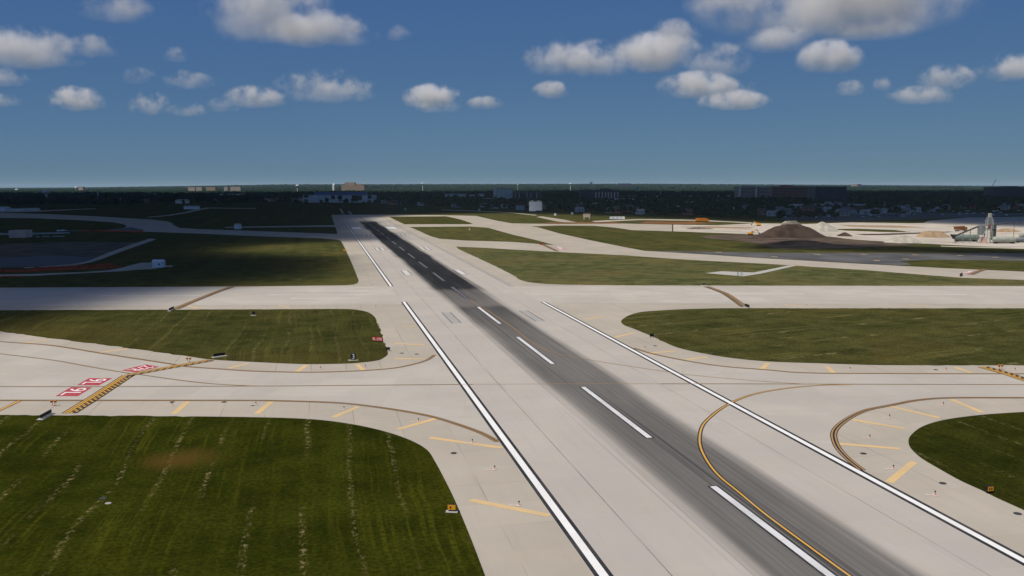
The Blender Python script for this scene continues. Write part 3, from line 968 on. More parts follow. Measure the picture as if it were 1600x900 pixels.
el = edge_light()
place_copies(el, [(654, 659), (738, 692), (773, 734), (811, 790), (537.5, 640), (400, 633), (571, 574), (501, 577), (1390, 653), (1474, 633.6), (1328, 578), (1478, 579), (1586, 579), (1359, 685), (1396, 733), (1461, 774), (269, 634), (1008, 545), (628, 478), (587, 480), (1260, 478)], 0.0)
# drains
dr = MB(); dr.lathe([(0.48, 0.0), (0.48, 0.03), (0.40, 0.03), (0.40, 0.015), (0.05, 0.015)], 18)
for k in range(-3, 4): dr.box(-0.38, 0.38, k * 0.11 - 0.02, k * 0.11 + 0.02, 0.016, 0.03)
d0 = tag(dr.build('drain_cover', M['darksteel']), 'dark round drain cover sunk in the shoulder', 'drain cover', 'drain covers in the shoulders')
place_copies(d0, [(709, 708.4), (1349, 709), (1473, 755.5), (269, 628.5), (396, 633.5), (628, 552), (651, 553.6), (1023.6, 540.5), (1590, 803), (1462, 578), (350, 628.5)], 0.03)
d1 = copy_tree(d0); d1['label'] = 'dark round drain cover in a worn spot of the striped grass'; d1.location = ground3(161, 779, 0.06); d1.scale = (0.9, 0.9, 1)
d2 = copy_tree(d0); d2['label'] = 'pale round cover beside the dark one in the striped grass'; d2.location = ground3(169, 787, 0.06); d2.scale = (0.8, 0.8, 1)
d2.data = d0.data.copy(); d2.data.materials.clear(); d2.data.materials.append(M['slab'])


# guard lights at the holding lines: two hooded lamps on posts
def guard_light():
    t = empty('guard_light', 'twin orange guard light beside the near end of the checkered line', 'light', (0, 0, 0), 0)
    for s in (-0.35, 0.35):
        p = MB(); p.tube((s * 0.6, 0, 0), (s * 0.6, 0, 0.7), 0.05, n=8); p.build('post', M['orange'], t)
        h = MB(); h.box(s - 0.22, s + 0.22, -0.15, 0.15, 0.6, 1.0, bev=0.04); h.build('lamp_housing', M['orange'], t)
        g = MB(); g.tube((s, -0.151, 0.8), (s, -0.20, 0.8), 0.14, n=12); g.build('lens', M['glass'], t)
    return t


gl = guard_light()
place_copies(gl, [(84, 634.5), (295, 566), (1563, 577.5)], 0.08, ['twin orange guard light beside the near end of the checkered line', 'twin guard light beside the far end of the checkered line', 'guard light beside the checkered line at the right'])

# ------------------------------------------------------------------ airfield buildings and gear
def scale_at(v):
    return H / (v - Y0)          # metres per photo pixel on the ground at row v


def shed(name, label, u0, u1, vb, h, depth, wall, roof, gable=0.25, door=True, window=False):
    x0, y0 = G(u0, vb); x1, _ = G(u1, vb)
    w = x1 - x0
    t = empty(name, label, 'shed' if name.endswith('shed') else 'building', ((x0 + x1) / 2, y0, 0.05), 0)
    b = MB(); b.box(-w / 2, w / 2, 0, depth, 0, h * (1 - gable)); b.build('wall', M[wall], t)
    r = MB(); r.gable(-w / 2 - 0.25, w / 2 + 0.25, -0.3, depth + 0.3, h * (1 - gable) + 0.003, h, 'x'); r.build('roof', M[roof], t)
    if door:
        d = MB(); d.box(w * 0.14, w * 0.14 + 0.95, -0.06, -0.003, 0.02, 2.0); d.build('door', M['greywall'], t)
    if window:
        q = MB(); q.box(w * 0.10, w * 0.10 + 0.7, -0.05, -0.003, 1.2, 2.0); q.build('window', M['glass'], t)
    return t


shed('equipment_shed', 'white gabled shed at the end of the grey path', 238, 254, 418.3, 3.9, 3.6, 'whitewall', 'whitewall', 0.28, False, True)
t = shed('equipment_shed', 'small white shed under a thin mast beside the far left taxiway', 366, 375, 358, 5.0, 5, 'whitewall', 'roofpale', 0.3, True)
x, y = G(370.5, 358)
ms = empty('mast', 'thin mast standing behind the small white shed', 'mast', (x, y + 7, 0))
k = MB(); k.tube((0, 0, 0), (0, 0, 12), 0.16, 0.08, 6); k.build('pole', M['darksteel'], ms)
k = MB()
for z in (6, 8, 10): k.tube((-0.9, 0, z), (0.9, 0, z), 0.06, n=6)
k.build('crossbar', M['darksteel'], ms)
shed('portable_building', 'low white portable building by the far left road bend', 287, 308.5, 327, 6.2, 12, 'whitewall', 'roofpale', 0.25, False)
# round-roofed hut
x0_, y0_ = G(274, 318); x1_, _ = G(291, 318)
hw = (x1_ - x0_) / 2
t = empty('hangar', 'pale round roofed hangar behind the low portable building', 'hangar', ((x0_ + x1_) / 2, y0_, 0))
b = MB(); b.box(-hw, hw, 0, 20, 0, 6.5); b.build('wall', M['palewall'], t)
b = MB()
n = 12
vs = []
for yy in (-0.4, 20.4):
    for i in range(n + 1):
        a = math.pi * i / n
        vs.append((-math.cos(a) * (hw + 0.5), yy, 6.52 + math.sin(a) * 3.8))
fs = [(i, i + 1, n + 2 + i, n + 1 + i) for i in range(n)] + [tuple(range(n + 1)), tuple(reversed(range(n + 1, 2 * n + 2)))]
b.add(vs, fs); b.build('roof', M['roofpale'], t)
b = MB(); b.box(hw * 0.25, hw * 0.75, -0.2, -0.003, 0, 5.2); b.build('door', M['darkwall'], t)
# low pale halls at the far left
shed('low_hall', 'low pale hall at the left edge beyond the bending taxiway', -60, 5.5, 330.5, 8, 18, 'greywall', 'roofpale', 0.2, False)
shed('low_hall', 'low pale flat hall right of the one at the left edge', 7, 29.5, 330.2, 4.6, 14, 'greywall', 'roofpale', 0.2, False)
shed('low_hall', 'third low pale hall where the far left road begins', 31, 55.5, 329.2, 4.4, 14, 'greywall', 'roofpale', 0.2, False)

# tracks, verges and patches about the site, and worn bars on the lanes
sheet('sand_strip', ragged(GL([(1310, 351.6), (1400, 352.6), (1450, 355.4), (1400, 355.8), (1330, 354.4)]), 0.8, 6), 0.075, M['tanheap'])
sheet('site_verge', ragged(GL([(1296, 358), (1340, 357.4), (1400, 359.6), (1425, 363), (1380, 362.6), (1325, 360.6)]), 0.8, 6), 0.075, M['ground'])
sheet('sand_strip', ragged(GL([(1335, 366.2), (1400, 364.6), (1490, 361.6), (1480, 363.2), (1400, 367), (1350, 367.8)]), 0.8, 6), 0.075, M['mound'])
sheet('sand_strip', ragged(GL([(1060, 354.6), (1110, 353.6), (1180, 355.5), (1170, 357.4), (1100, 356.4)]), 0.8, 6), 0.075, M['tanheap'])
sheet('site_track', GL([(1470, 384.2), (1540, 386.2), (1700, 390.6), (1700, 391.6), (1540, 387.4), (1470, 385.2)]), 0.085, M['site'])
sheet('site_track', GL([(1052, 359.4), (1160, 362), (1300, 367.6), (1300, 368.6), (1160, 363.2), (1052, 360.4)]), 0.085, M['paleheap'])
for u, v in ((1123, 394), (1210, 401), (1277, 397.5), (1350, 397.2), (1430, 398), (1370, 407), (1415, 404.5), (1500, 399), (1555, 402), (1250, 413), (1345, 420), (1445, 427.5), (1290, 411), (1075, 404), (978, 393)):
    line('lane_bar', [(u - 5, v), (u + 5, v + 0.5)], 2.0, 'tan', smooth=False, z=0.06)

# small bridge with its abutment
def wbox(mb, pa, pb, thick, z0, z1):
    a, b = Vector(G(*pa)), Vector(G(*pb))
    d = (b - a); n = Vector((-d.y, d.x)).normalized() * thick
    ring = [a, b, b + n, a + n]
    vs = [(*p, z0) for p in ring] + [(*p, z1) for p in ring]
    mb.add(vs, [(3, 2, 1, 0), (4, 5, 6, 7), (0, 1, 5, 4), (1, 2, 6, 5), (2, 3, 7, 6), (3, 0, 4, 7)])


br = empty('road_bridge', 'low concrete road bridge with a dark abutment at the left edge', 'bridge', (*G(40, 370), 0))
def brp(name, mt, *args):
    mb = MB(); wbox(mb, *args)
    bx, by = G(40, 370)
    mb.v = [(p[0] - bx, p[1] - by, p[2]) for p in mb.v]
    return mb.build(name, mt, br)


brp('abutment', M['brownwall'], (14, 371.5), (41, 371.5), 9, 0, 5.8)
brp('parapet', M['slab'], (-40, 370), (13.8, 370), 1.0, 1.6, 2.9)
brp('parapet', M['slab'], (41.2, 369), (109, 367.5), 1.0, 1.3, 2.6)
brp('deck', M['old'], (55, 371), (101, 370.2), 0.8, 0.2, 0.9)
for pu in (53, 62, 78):
    brp('pier', M['darkwall'], (pu, 371.6), (pu + 3, 371.6), 0.7, 0, 1.5)


def car(label, loc, rz, body, group=None):
    t = empty('parked_car', label, 'car', loc, rz, group)
    b = MB()
    prof = [(-2.2, 0.3), (2.2, 0.3), (2.25, 0.75), (1.3, 0.95), (0.6, 1.45), (-1.1, 1.47), (-1.9, 1.0), (-2.25, 0.95)]
    vs = [(px_, -0.88, z) for px_, z in prof] + [(px_, 0.88, z) for px_, z in prof]
    L = len(prof)
    b.add(vs, [tuple(range(L)), tuple(reversed(range(L, 2 * L)))] + [((i + 1) % L, i, L + i, L + (i + 1) % L) for i in range(L)])
    b.build('body', M[body], t)
    w = MB(); w.add([(1.25, -0.70, 0.98), (1.25, 0.70, 0.98), (0.64, 0.66, 1.43), (0.64, -0.66, 1.43)], [(0, 1, 2, 3)])
    for q in range(4): w.v[q] = (w.v[q][0] + 0.02, w.v[q][1], w.v[q][2] + 0.02)
    w.build('windscreen', M['glass'], t)
    for s in (-1, 1):
        for fx in (-1.4, 1.4):
            k = MB(); k.tube((fx, s * 0.72, 0.33), (fx, s * 0.93, 0.33), 0.33, n=12); k.build('wheel', M['rubber'], t)
    return t


x, y = G(92.5, 363.5); car('white car on the low bridge, left of the two', (x, y, 1.0), R(5), 'whitewall')
x, y = G(99.2, 363.3); car('white car on the low bridge, right of the two', (x, y, 1.0), R(5), 'whitewall')

# orange mesh fences
def mesh_fence(label, px, h):
    P = [Vector(p) for p in GL(px)]
    o = P[0].copy()
    t = empty('safety_fence', label, 'fence', (o.x, o.y, 0.04))
    mb = MB()
    for a, b in zip(P, P[1:]):
        n = max(1, int((b - a).length / 3))
        for i in range(n):
            p, q = a.lerp(b, i / n) - o, a.lerp(b, (i + 1) / n) - o
            sg = Vector((-(q - p).y, (q - p).x)).normalized() * 0.05
            hh = h * random.uniform(0.85, 1.05)
            vs = [(p.x, p.y, 0.1), (q.x, q.y, 0.1), (q.x, q.y, hh), (p.x, p.y, hh)]
            vs += [(x_ + sg.x, y_ + sg.y, z_) for x_, y_, z_ in vs]
            mb.add(vs, [(0, 1, 2, 3), (7, 6, 5, 4), (3, 2, 6, 7), (0, 4, 5, 1)])
    mb.build('mesh_panel', M['meshfence'], t)
    for a, b in zip(P, P[1:]):
        n = max(1, int((b - a).length / 20))
        for i in range(n):
            p = a.lerp(b, i / n) - o
            k = MB(); k.tube((p.x, p.y, 0), (p.x, p.y, h + 0.25), 0.04, n=6); k.build('post', M['darksteel'], t)
    return t


mesh_fence('long orange mesh fence between the pond path and the grey path', [(-60, 427.5), (0, 425.8), (60, 424.2), (120, 421.6), (190, 418.4)], 1.2)
mesh_fence('second orange mesh fence run just behind the long one', [(53, 420.8), (110, 418.6), (150, 416.2), (178, 414.2)], 1.1)
mesh_fence('short orange mesh fence below the grey path at the left edge', [(-60, 434), (0, 433.6), (37, 432.8)], 0.6)
mesh_fence('orange mesh fence along the service road near the bending taxiway', [(128, 361.6), (160, 361.6), (226, 363.4)], 1.3)

# posts on the small pad
for u, hgt, lab in ((1153, 1.8, 'short grey post cabinet on the small concrete pad'), (1159, 1.7, 'pale post cabinet beside the mast on the concrete pad')):
    t = empty('cabinet', lab, 'cabinet', ground3(u, 431, 0.14))
    k = MB(); k.box(-0.3, 0.3, -0.25, 0.25, 0, hgt, bev=0.04); k.build('housing', M['steel' if u < 1155 else 'palesteel'], t)
    k = MB(); k.box(-0.25, 0.25, -0.27, -0.253, 0.15, hgt - 0.15); k.build('door', M['greywall'], t)
t = empty('mast', 'thin red mast on the small concrete pad', 'mast', ground3(1158, 430, 0.14))
k = MB(); k.tube((0, 0, 0), (0, 0, 3.9), 0.09, 0.06, 6); k.build('pole', M['signred'], t)
k = MB(); k.box(-0.25, 0.25, -0.2, 0.2, 0, 0.5, bev=0.04); k.build('base', M['steel'], t)
for u, v, lab in ((894, 335.2, 'small white equipment box on the far grass left of the tan tower'), (867.5, 337, 'smaller white equipment box left of the other one'), (633, 328.2, 'small pale equipment box beyond the runway end'), (749, 329, 'small pale equipment box in the dark far grass'), (733.5, 359.3, 'small white marker box in the far fork grass')):
    t = empty('equipment_box', lab, 'box', ground3(u, v))
    k = MB(); k.box(-1.4, 1.4, 0, 2.4, 0.25, 2.9, bev=0.1); k.build('housing', M['whitewall'], t)
    k = MB(); k.box(-1.5, 1.5, -0.1, 2.5, 0, 0.24); k.build('base', M['slab'], t)
    k = MB(); k.box(-0.4, 0.4, -0.03, -0.003, 0.4, 2.3); k.build('door', M['greywall'], t)
    if v > 350: t.scale = (0.4,) * 3

# approach light bars beyond the threshold
for i, (u, v) in enumerate(((533.5, 329), (535.5, 332), (546, 331.5), (548.5, 334), (536, 322.5))):
    t = empty('approach_light', 'low pale approach light bar beyond the runway end', 'light', ground3(u, v), RW_ANG, 'approach light bars beyond the runway end')
    k = MB(); k.box(-2.0, 2.0, -0.2, 0.2, 0.8, 1.1); k.build('bar', M['palesteel'], t)
    for s in (-1.6, 1.6):
        k = MB(); k.tube((s, 0, 0), (s, 0, 0.8), 0.06, n=6); k.build('leg', M['steel'], t)
    for s in (-1.5, -0.5, 0.5, 1.5):
        k = MB(); k.lathe([(0.12, 1.1), (0.18, 1.25), (0.1, 1.42)], 8, (s, 0)); k.build('lamp', M['signwhite'], t)
t = sheet('approach_strip', GL([(530, 326), (533, 326), (538, 333.5), (534.5, 333.5)]), 0.04, M['old'])
t = sheet('approach_strip', GL([(543, 330), (546, 330), (551, 335), (547.5, 335)]), 0.04, M['old'])

# ------------------------------------------------------------------ construction site
def heap(label, u, vb, wpx, hpx, mt, depth=0.8, lumps=3, seed=0, flat=0.0, cat='mound', name='gravel_heap'):
    x, y = G(u, vb)
    k = scale_at(vb)
    rx, hz = wpx * k / 2, hpx * k
    ry = rx * depth
    r_ = random.Random(seed)
    n, m_ = 40, 16
    ph = [r_.uniform(0, 6.28) for _ in range(8)]
    vs = [(0, 0, hz * (1 if not flat else 0.97))]
    for j in range(1, m_ + 1):
        q = j / m_
        for i in range(n):
            a = 2 * math.pi * i / n
            wob = 1 + 0.09 * math.sin(2 * a + ph[0]) + 0.06 * math.sin(3 * a + ph[1]) + 0.03 * math.sin(7 * a + ph[2])
            prof = (1 - max(0, (q - flat) / (1 - flat)) ** 1.15) if q > flat else 1
            z = hz * prof * (1 + 0.10 * math.sin(5 * a + ph[3] + 9 * q) * q + 0.05 * math.sin(9 * a + ph[5] + 17 * q)) + hz * (0.10 * math.sin(11 * a + ph[4] + 5 * q) + 0.06 * math.sin(17 * a + ph[6] - 13 * q)) * q * (1 - q)
            vs.append((rx * q * wob * math.cos(a), ry * q * wob * math.sin(a), max(z, -0.05) if j < m_ else -0.1))
    fs = [(0, 1 + i, 1 + (i + 1) % n) for i in range(n)]
    for j in range(m_ - 1):
        for i in range(n):
            a, b = 1 + j * n + i, 1 + j * n + (i + 1) % n
            fs.append((a, a + n, b + n, b))
    me = bpy.data.meshes.new(name)
    me.from_pydata(vs, [], fs)
    me.polygons.foreach_set('use_smooth', [True] * len(me.polygons))
    o = link(name, me, mt)
    o.location = (x, y + ry, 0.05)
    return tag(o, label, cat)


heap('big dark brown earth mound in the construction site', 1245, 372, 112, 19.5, M['mound'], 0.45, seed=1, flat=0.22, name='earth_mound')
heap('grey gravel mound behind the big brown mound', 1243, 360, 52, 13.5, M['greyheap'], 0.7, seed=2, flat=0.25)
heap('pale gravel heap peeking out left of the grey mound', 1231, 355, 26, 9, M['paleheap'], 0.8, seed=3)
heap('white gravel heap right of the big brown mound', 1291, 362, 50, 14.5, M['paleheap'], 0.8, seed=4)
heap('small brown earth heap right of the white gravel', 1323, 369.5, 26, 6, M['mound'], 0.7, seed=5, name='earth_mound')
heap('wide pale gravel heap left of the batch plant', 1420, 380, 66, 12, M['paleheap'], 0.6, seed=6)
heap('tan sand heap behind the wide pale heap', 1464, 371.5, 50, 9, M['tanheap'], 0.6, seed=7, flat=0.45)
heap('low dark earth heap in front of the big brown mound', 1255, 384, 120, 7, M['soil'], 0.3, seed=8, flat=0.2, name='earth_mound')
heap('low grey rubble heap on the pale site ground', 1095, 358.5, 44, 3.6, M['greyheap'], 0.6, seed=9)
heap('tan sand heap at the right edge behind the batch plant', 1580, 363, 40, 5, M['tanheap'], 0.6, seed=10, flat=0.3)


def truck(label, u, vb, Lm, Hm, rz, body, name='dump_truck', tilt=True):
    x, y = G(u, vb)
    t = empty(name, label, 'truck', (x, y, 0.06), rz)
    w = 1.3
    ch = MB(); ch.box(-Lm / 2, Lm / 2, -0.5, 0.5, 0.75, 1.15, bev=0.05); ch.build('chassis', M['darksteel'], t)
    c = MB(); cl = min(2.4, Lm * 0.25)
    c.box(Lm / 2 - cl, Lm / 2, -w, w, 0.9, Hm * 0.82, bev=0.15)
    cab = c.build('cab', M[body], t)
    g = MB(); g.box(Lm / 2 - cl * 0.6, Lm / 2 + 0.02, -w * 0.85, w * 0.85, Hm * 0.55, Hm * 0.75); g.build('window', M['glass'], cab)
    b = MB()
    x0q, x1q = -Lm / 2, Lm / 2 - cl - 0.25
    if tilt:
        vs = [(x0q, -w, 1.5), (x1q, -w, 1.2), (x1q + 0.2, -w * 1.1, Hm), (x0q - 0.5, -w * 1.1, Hm * 0.92)]
        vs += [(a_, -b_, c_) for a_, b_, c_ in vs]
        b.add(vs, [(0, 1, 2, 3), (7, 6, 5, 4), (0, 4, 5, 1), (1, 5, 6, 2), (3, 7, 4, 0), (2, 6, 7, 3)])
    else:
        b.box(x0q, x1q, -w, w, 1.2, Hm, bev=0.06)
    b.build('cargo_box', M[body], t)
    nx = (-Lm * 0.38, -Lm * 0.24, Lm * 0.36)
    for px_ in nx:
        for s in (-1, 1):
            k = MB(); k.tube((px_, s * 0.9, 0.55), (px_, s * 1.28, 0.55), 0.55, n=14); k.build('wheel', M['rubber'], t)
    return t


truck('orange box truck parked beyond the construction ground', 1097, 347, 14.2, 4.3, R(2), 'orange', 'box_truck', False)
truck('orange brown dump truck crossing the site near the batch plant', 1501, 361.5, 11, 4.6, R(8), 'rustpaint')


# excavator beside the mound
def excavator(label, u, vb, rz):
    t = empty('excavator', label, 'excavator', ground3(u, vb, 0.06), rz)
    for s in (-1.1, 1.1):
        k = MB(); k.box(-2.1, 2.1, s - 0.35, s + 0.35, 0.0, 0.9, bev=0.25); k.build('track', M['rubber'], t)
    k = MB(); k.box(-2.4, 1.6, -1.3, 1.3, 1.0, 2.3, bev=0.2); k.build('body', M['signyellow'], t)
    k = MB(); k.box(0.2, 1.7, -1.25, -0.1, 2.3, 3.3, bev=0.15); c = k.build('cab', M['signyellow'], t)
    k = MB(); k.box(0.5, 1.72, -1.27, -0.08, 2.5, 3.1); k.build('window', M['glass'], c)
    k = MB(); k.tube((1.4, 0.3, 1.9), (4.4, 0.3, 4.6), 0.32, 0.25, 8); k.build('boom', M['signyellow'], t)
    k = MB(); k.tube((4.4, 0.3, 4.6), (6.6, 0.3, 1.9), 0.25, 0.2, 8); k.build('arm', M['darksteel'], t)
    k = MB(); k.box(6.2, 7.2, -0.3, 0.9, 0.7, 1.9, bev=0.2); k.build('bucket', M['darksteel'], t)
    return t


excavator('yellow excavator with its arm out left of the big mound', 1173, 367.5, R(-10))
excavator('yellow excavator on the far side of the grey rubble', 1185, 353, R(160))

# concrete batch plant: mixing tower, silos lying on trailers, conveyor
px0, py0 = G(1548, 381)
kk = scale_at(381)
t = empty('batch_plant', 'grey concrete batch plant tower with legs and hoppers', 'plant', (px0, py0 + 6, 0.05))
def q(u, v):   # photo point -> tower coordinates in the tower's vertical plane
    return ((u - 1548) * kk, (381 - v) * kk)


for u in (1546.5, 1556):
    for yy in (-1.6, 1.6):
        a = q(u, 381); b = q(u + (1 if u < 1550 else -1), 344)
        k = MB(); k.tube((a[0], yy, 0), (b[0], yy, b[1]), 0.28, n=8); k.build('leg', M['palesteel'], t)
a, b = q(1547.5, 340), q(1555, 352)
k = MB(); k.box(a[0], b[0], -1.4, 1.4, b[1], a[1], bev=0.15); k.build('upper_bin', M['steel'], t)
k = MB(); k.lathe([(0.4, b[1] - 3.4), (1.6, b[1] - 0.05), (1.6, b[1])], 14, (q(1551, 0)[0], 0)); k.build('hopper', M['redwall'], t)
a = q(1551.5, 334.2)
k = MB(); k.box(a[0] - 1.0, a[0] + 1.0, -0.9, 0.9, q(0, 340)[1], a[1], bev=0.2); k.build('head_housing', M['palesteel'], t)
k = MB(); k.box(q(1541, 0)[0], q(1560, 0)[0], -2.2, 2.2, q(0, 358)[1], q(0, 357)[1]); k.build('platform', M['steel'], t)
k = MB()
for z0_, z1_ in ((381, 369), (369, 357)):
    k.tube((q(1546.5, 0)[0], -1.7, q(0, z0_)[1]), (q(1556, 0)[0], -1.7, q(0, z1_)[1]), 0.14, n=6)
    k.tube((q(1556, 0)[0], -1.7, q(0, z0_)[1]), (q(1546.5, 0)[0], -1.7, q(0, z1_)[1]), 0.14, n=6)
k.build('brace', M['palesteel'], t)
k = MB(); k.box(q(1536, 0)[0], q(1544, 0)[0], -1.8, 1.8, q(0, 368)[1], q(0, 352.5)[1], bev=0.3); k.build('dust_filter', M['steel'], t)
k = MB(); k.box(q(1557, 0)[0], q(1561, 0)[0], -1.8, 1.8, q(0, 376)[1], q(0, 352)[1], bev=0.3); k.build('cement_bin', M['darksteel'], t)
k = MB(); k.tube((q(1533, 0)[0], -2.0, 0.2), (q(1546, 0)[0], -2.0, q(0, 357)[1]), 0.25, n=8); k.build('chute', M['palesteel'], t)
k = MB(); k.box(q(1538, 0)[0], q(1546, 0)[0], -1.5, 1.5, 0.0, q(0, 371)[1], bev=0.2); k.build('mixer', M['brownwall'], t)

cv = empty('conveyor', 'long sloping conveyor rising to the batch plant', 'conveyor', (px0, py0 + 9, 0.05))
a, b = q(1503, 369.5), q(1541, 353.5)
k = MB(); k.tube((a[0], 0, a[1]), (b[0], 0, b[1]), 0.55, n=8); k.build('belt_frame', M['darksteel'], cv)
k = MB(); k.lathe([(0.5, a[1] - 2.2), (2.4, a[1] + 0.6), (2.4, a[1] + 0.9)], 14, (a[0] - 1.5, 0)); k.build('feed_hopper', M['darksteel'], cv)
for f_ in (0.3, 0.6, 0.9):
    xx, zz = a[0] + (b[0] - a[0]) * f_, a[1] + (b[1] - a[1]) * f_
    for s in (-0.8, 0.8):
        k = MB(); k.tube((xx, s, 0), (xx, s * 0.3, zz), 0.13, n=6); k.build('leg', M['steel'], cv)
for f_ in (0.1,):
    for s in (-0.8, 0.8):
        k = MB(); k.tube((a[0] + s, s, 0), (a[0], s * 0.3, a[1] - 1.6), 0.13, n=6); k.build('leg', M['steel'], cv)

pp = empty('transfer_pipe', 'thin dark pipe running right from the batch plant tower', 'pipe', (px0, py0 + 12, 0.05))
a, b = q(1556, 353.5), q(1640, 345)
k = MB(); k.tube((a[0], 0, a[1]), (b[0], 0, b[1]), 0.35, n=8); k.build('pipe', M['darksteel'], pp)
for f_ in (0.15, 0.5, 0.95):
    xx, zz = a[0] + (b[0] - a[0]) * f_, a[1] + (b[1] - a[1]) * f_
    k = MB(); k.tube((xx, 0, 0), (xx, 0, zz), 0.15, n=6); k.build('leg', M['darksteel'], pp)


def lying_silo(label, u0, u1, vb, vt, mt, endcone=True):
    xa, ya = G(u0, vb); xb, _ = G(u1, vb)
    k_ = scale_at(vb)
    L, hh = xb - xa, (vb - vt) * k_
    r_ = hh * 0.40
    t = empty('storage_silo', label, 'silo', ((xa + xb) / 2, ya + r_, 0.05))
    z = hh - r_
    b = MB()
    nn = 18
    prof = [(-L / 2, r_ * 0.45), (-L / 2 + r_ * 0.35, r_ * 0.9), (-L / 2 + r_ * 0.7, r_), (L / 2 - r_ * 0.7, r_), (L / 2 - r_ * 0.35, r_ * 0.9), (L / 2, r_ * 0.45)]
    vs, fs = [], []
    for xx, rr in prof:
        for i in range(nn):
            a_ = 2 * math.pi * i / nn
            vs.append((xx, rr * math.cos(a_), z + rr * math.sin(a_)))
    for j in range(len(prof) - 1):
        for i in range(nn):
            fs.append((j * nn + i, j * nn + (i + 1) % nn, (j + 1) * nn + (i + 1) % nn, (j + 1) * nn + i))
    fs += [tuple(range(nn)), tuple(reversed(range((len(prof) - 1) * nn, len(prof) * nn)))]
    b.add(vs, fs); b.build('tank', M[mt], t, smooth=False)
    c = MB(); c.box(-L / 2 * 0.9, L / 2 * 0.9, -0.6, 0.6, 0.45, max(0.6, z - r_ * 0.97)); c.build('frame', M['darksteel'], t)
    for xx in (-L * 0.36, L * 0.38, L * 0.30):
        for s in (-0.8, 0.8):
            w = MB(); w.tube((xx, s, 0.42), (xx, s * 1.35, 0.42), 0.42, n=10); w.build('wheel', M['rubber'], t)
    return t


lying_silo('green grey silo lying on its trailer left of the batch plant', 1492, 1532, 378, 366.8, 'greensteel')
lying_silo('pale silo lying on its trailer right of the batch plant', 1553, 1590, 381, 370, 'palesteel')
lying_silo('cream silo lying behind at the right edge', 1594, 1640, 373.5, 364, 'palesteel')
lying_silo('dark ended silo behind the pale one', 1585, 1640, 379.5, 371.5, 'steel')

# long white trailers, tan tower
x, y = G(964.5, 343.3)
t = empty('site_trailer', 'long white site trailer beyond the pale ground', 'trailer', (x, y, 0.05), R(-2))
k = MB(); k.box(-8.8, 8.8, 0, 2.8, 0.7, 3.5, bev=0.06); k.build('body', M['whitewall'], t)
for xx in (-6.5, -5.2, 5.2, 6.5):
    k = MB(); k.tube((xx, 0.1, 0.45), (xx, 0.5, 0.45), 0.45, n=12); k.build('wheel', M['rubber'], t)
for xx in (-5, 0, 5):
    k = MB(); k.box(xx - 0.6, xx + 0.6, -0.03, -0.003, 1.8, 2.7); k.build('window', M['glass'], t)
x, y = G(917, 343)
t = empty('lookout_tower', 'squat tan tower block standing on four legs', 'tower', (x, y, 0.05))
for sx in (-3.2, 3.2):
    for sy in (0.4, 5.6):
        k = MB(); k.box(sx - 0.5, sx + 0.5, sy - 0.5, sy + 0.5, 0, 2.6); k.build('leg', M['tanwall'], t)
k = MB(); k.box(-4.0, 4.0, 0, 6, 2.6, 7.0, bev=0.1); k.build('body', M['tanwall'], t)
k = MB(); k.box(-4.3, 4.3, -0.3, 6.3, 7.0, 7.5); k.build('roof', M['roofbrown'], t)
for uu, lab in ((909.5, 'thin dark mast left of the squat tan tower'), (923.5, 'thin dark mast right of the squat tan tower')):
    t = empty('mast', lab, 'mast', ground3(uu, 343))
    k = MB(); k.tube((0, 0, 0), (0, 0, 6.5), 0.2, 0.14, 6); k.build('pole', M['darksteel'], t)
    k = MB(); k.box(-0.4, 0.4, -0.3, 0.3, 5.8, 6.8, bev=0.1); k.build('head', M['darksteel'], t)
t = empty('equipment_shed', 'white metal hall on a dark plinth with two small gables', 'building', ground3(837, 333.5))
w = 20 * scale_at(333.5)
k = MB(); k.box(-w / 2 + 5, w / 2 - 0.5, 1, 13, 0, 4.2); k.build('plinth', M['darkwall'], t)
for i, s in enumerate((-1, 1)):
    a_, b_ = (-w / 2, -0.01) if s < 0 else (0.01, w / 2)
    k = MB(); k.box(a_, b_, 0, 14, 4.2 if s > 0 else 3.4, 17); k.build('bay', M['whitewall'], t)
    k = MB(); k.gable(a_ - 0.1, b_ + 0.1, -0.1, 14.1, 17.004, 19.2, 'y'); k.build('roof', M['roofpale'], t)


# ------------------------------------------------------------------ the town beyond
def place(u, D):
    return (u - 800) / F * D


def top_z(v, D, u=800):
    return H + (Y0 - v) * D / F + (u - 800) / F * D * math.sin(ROLL)


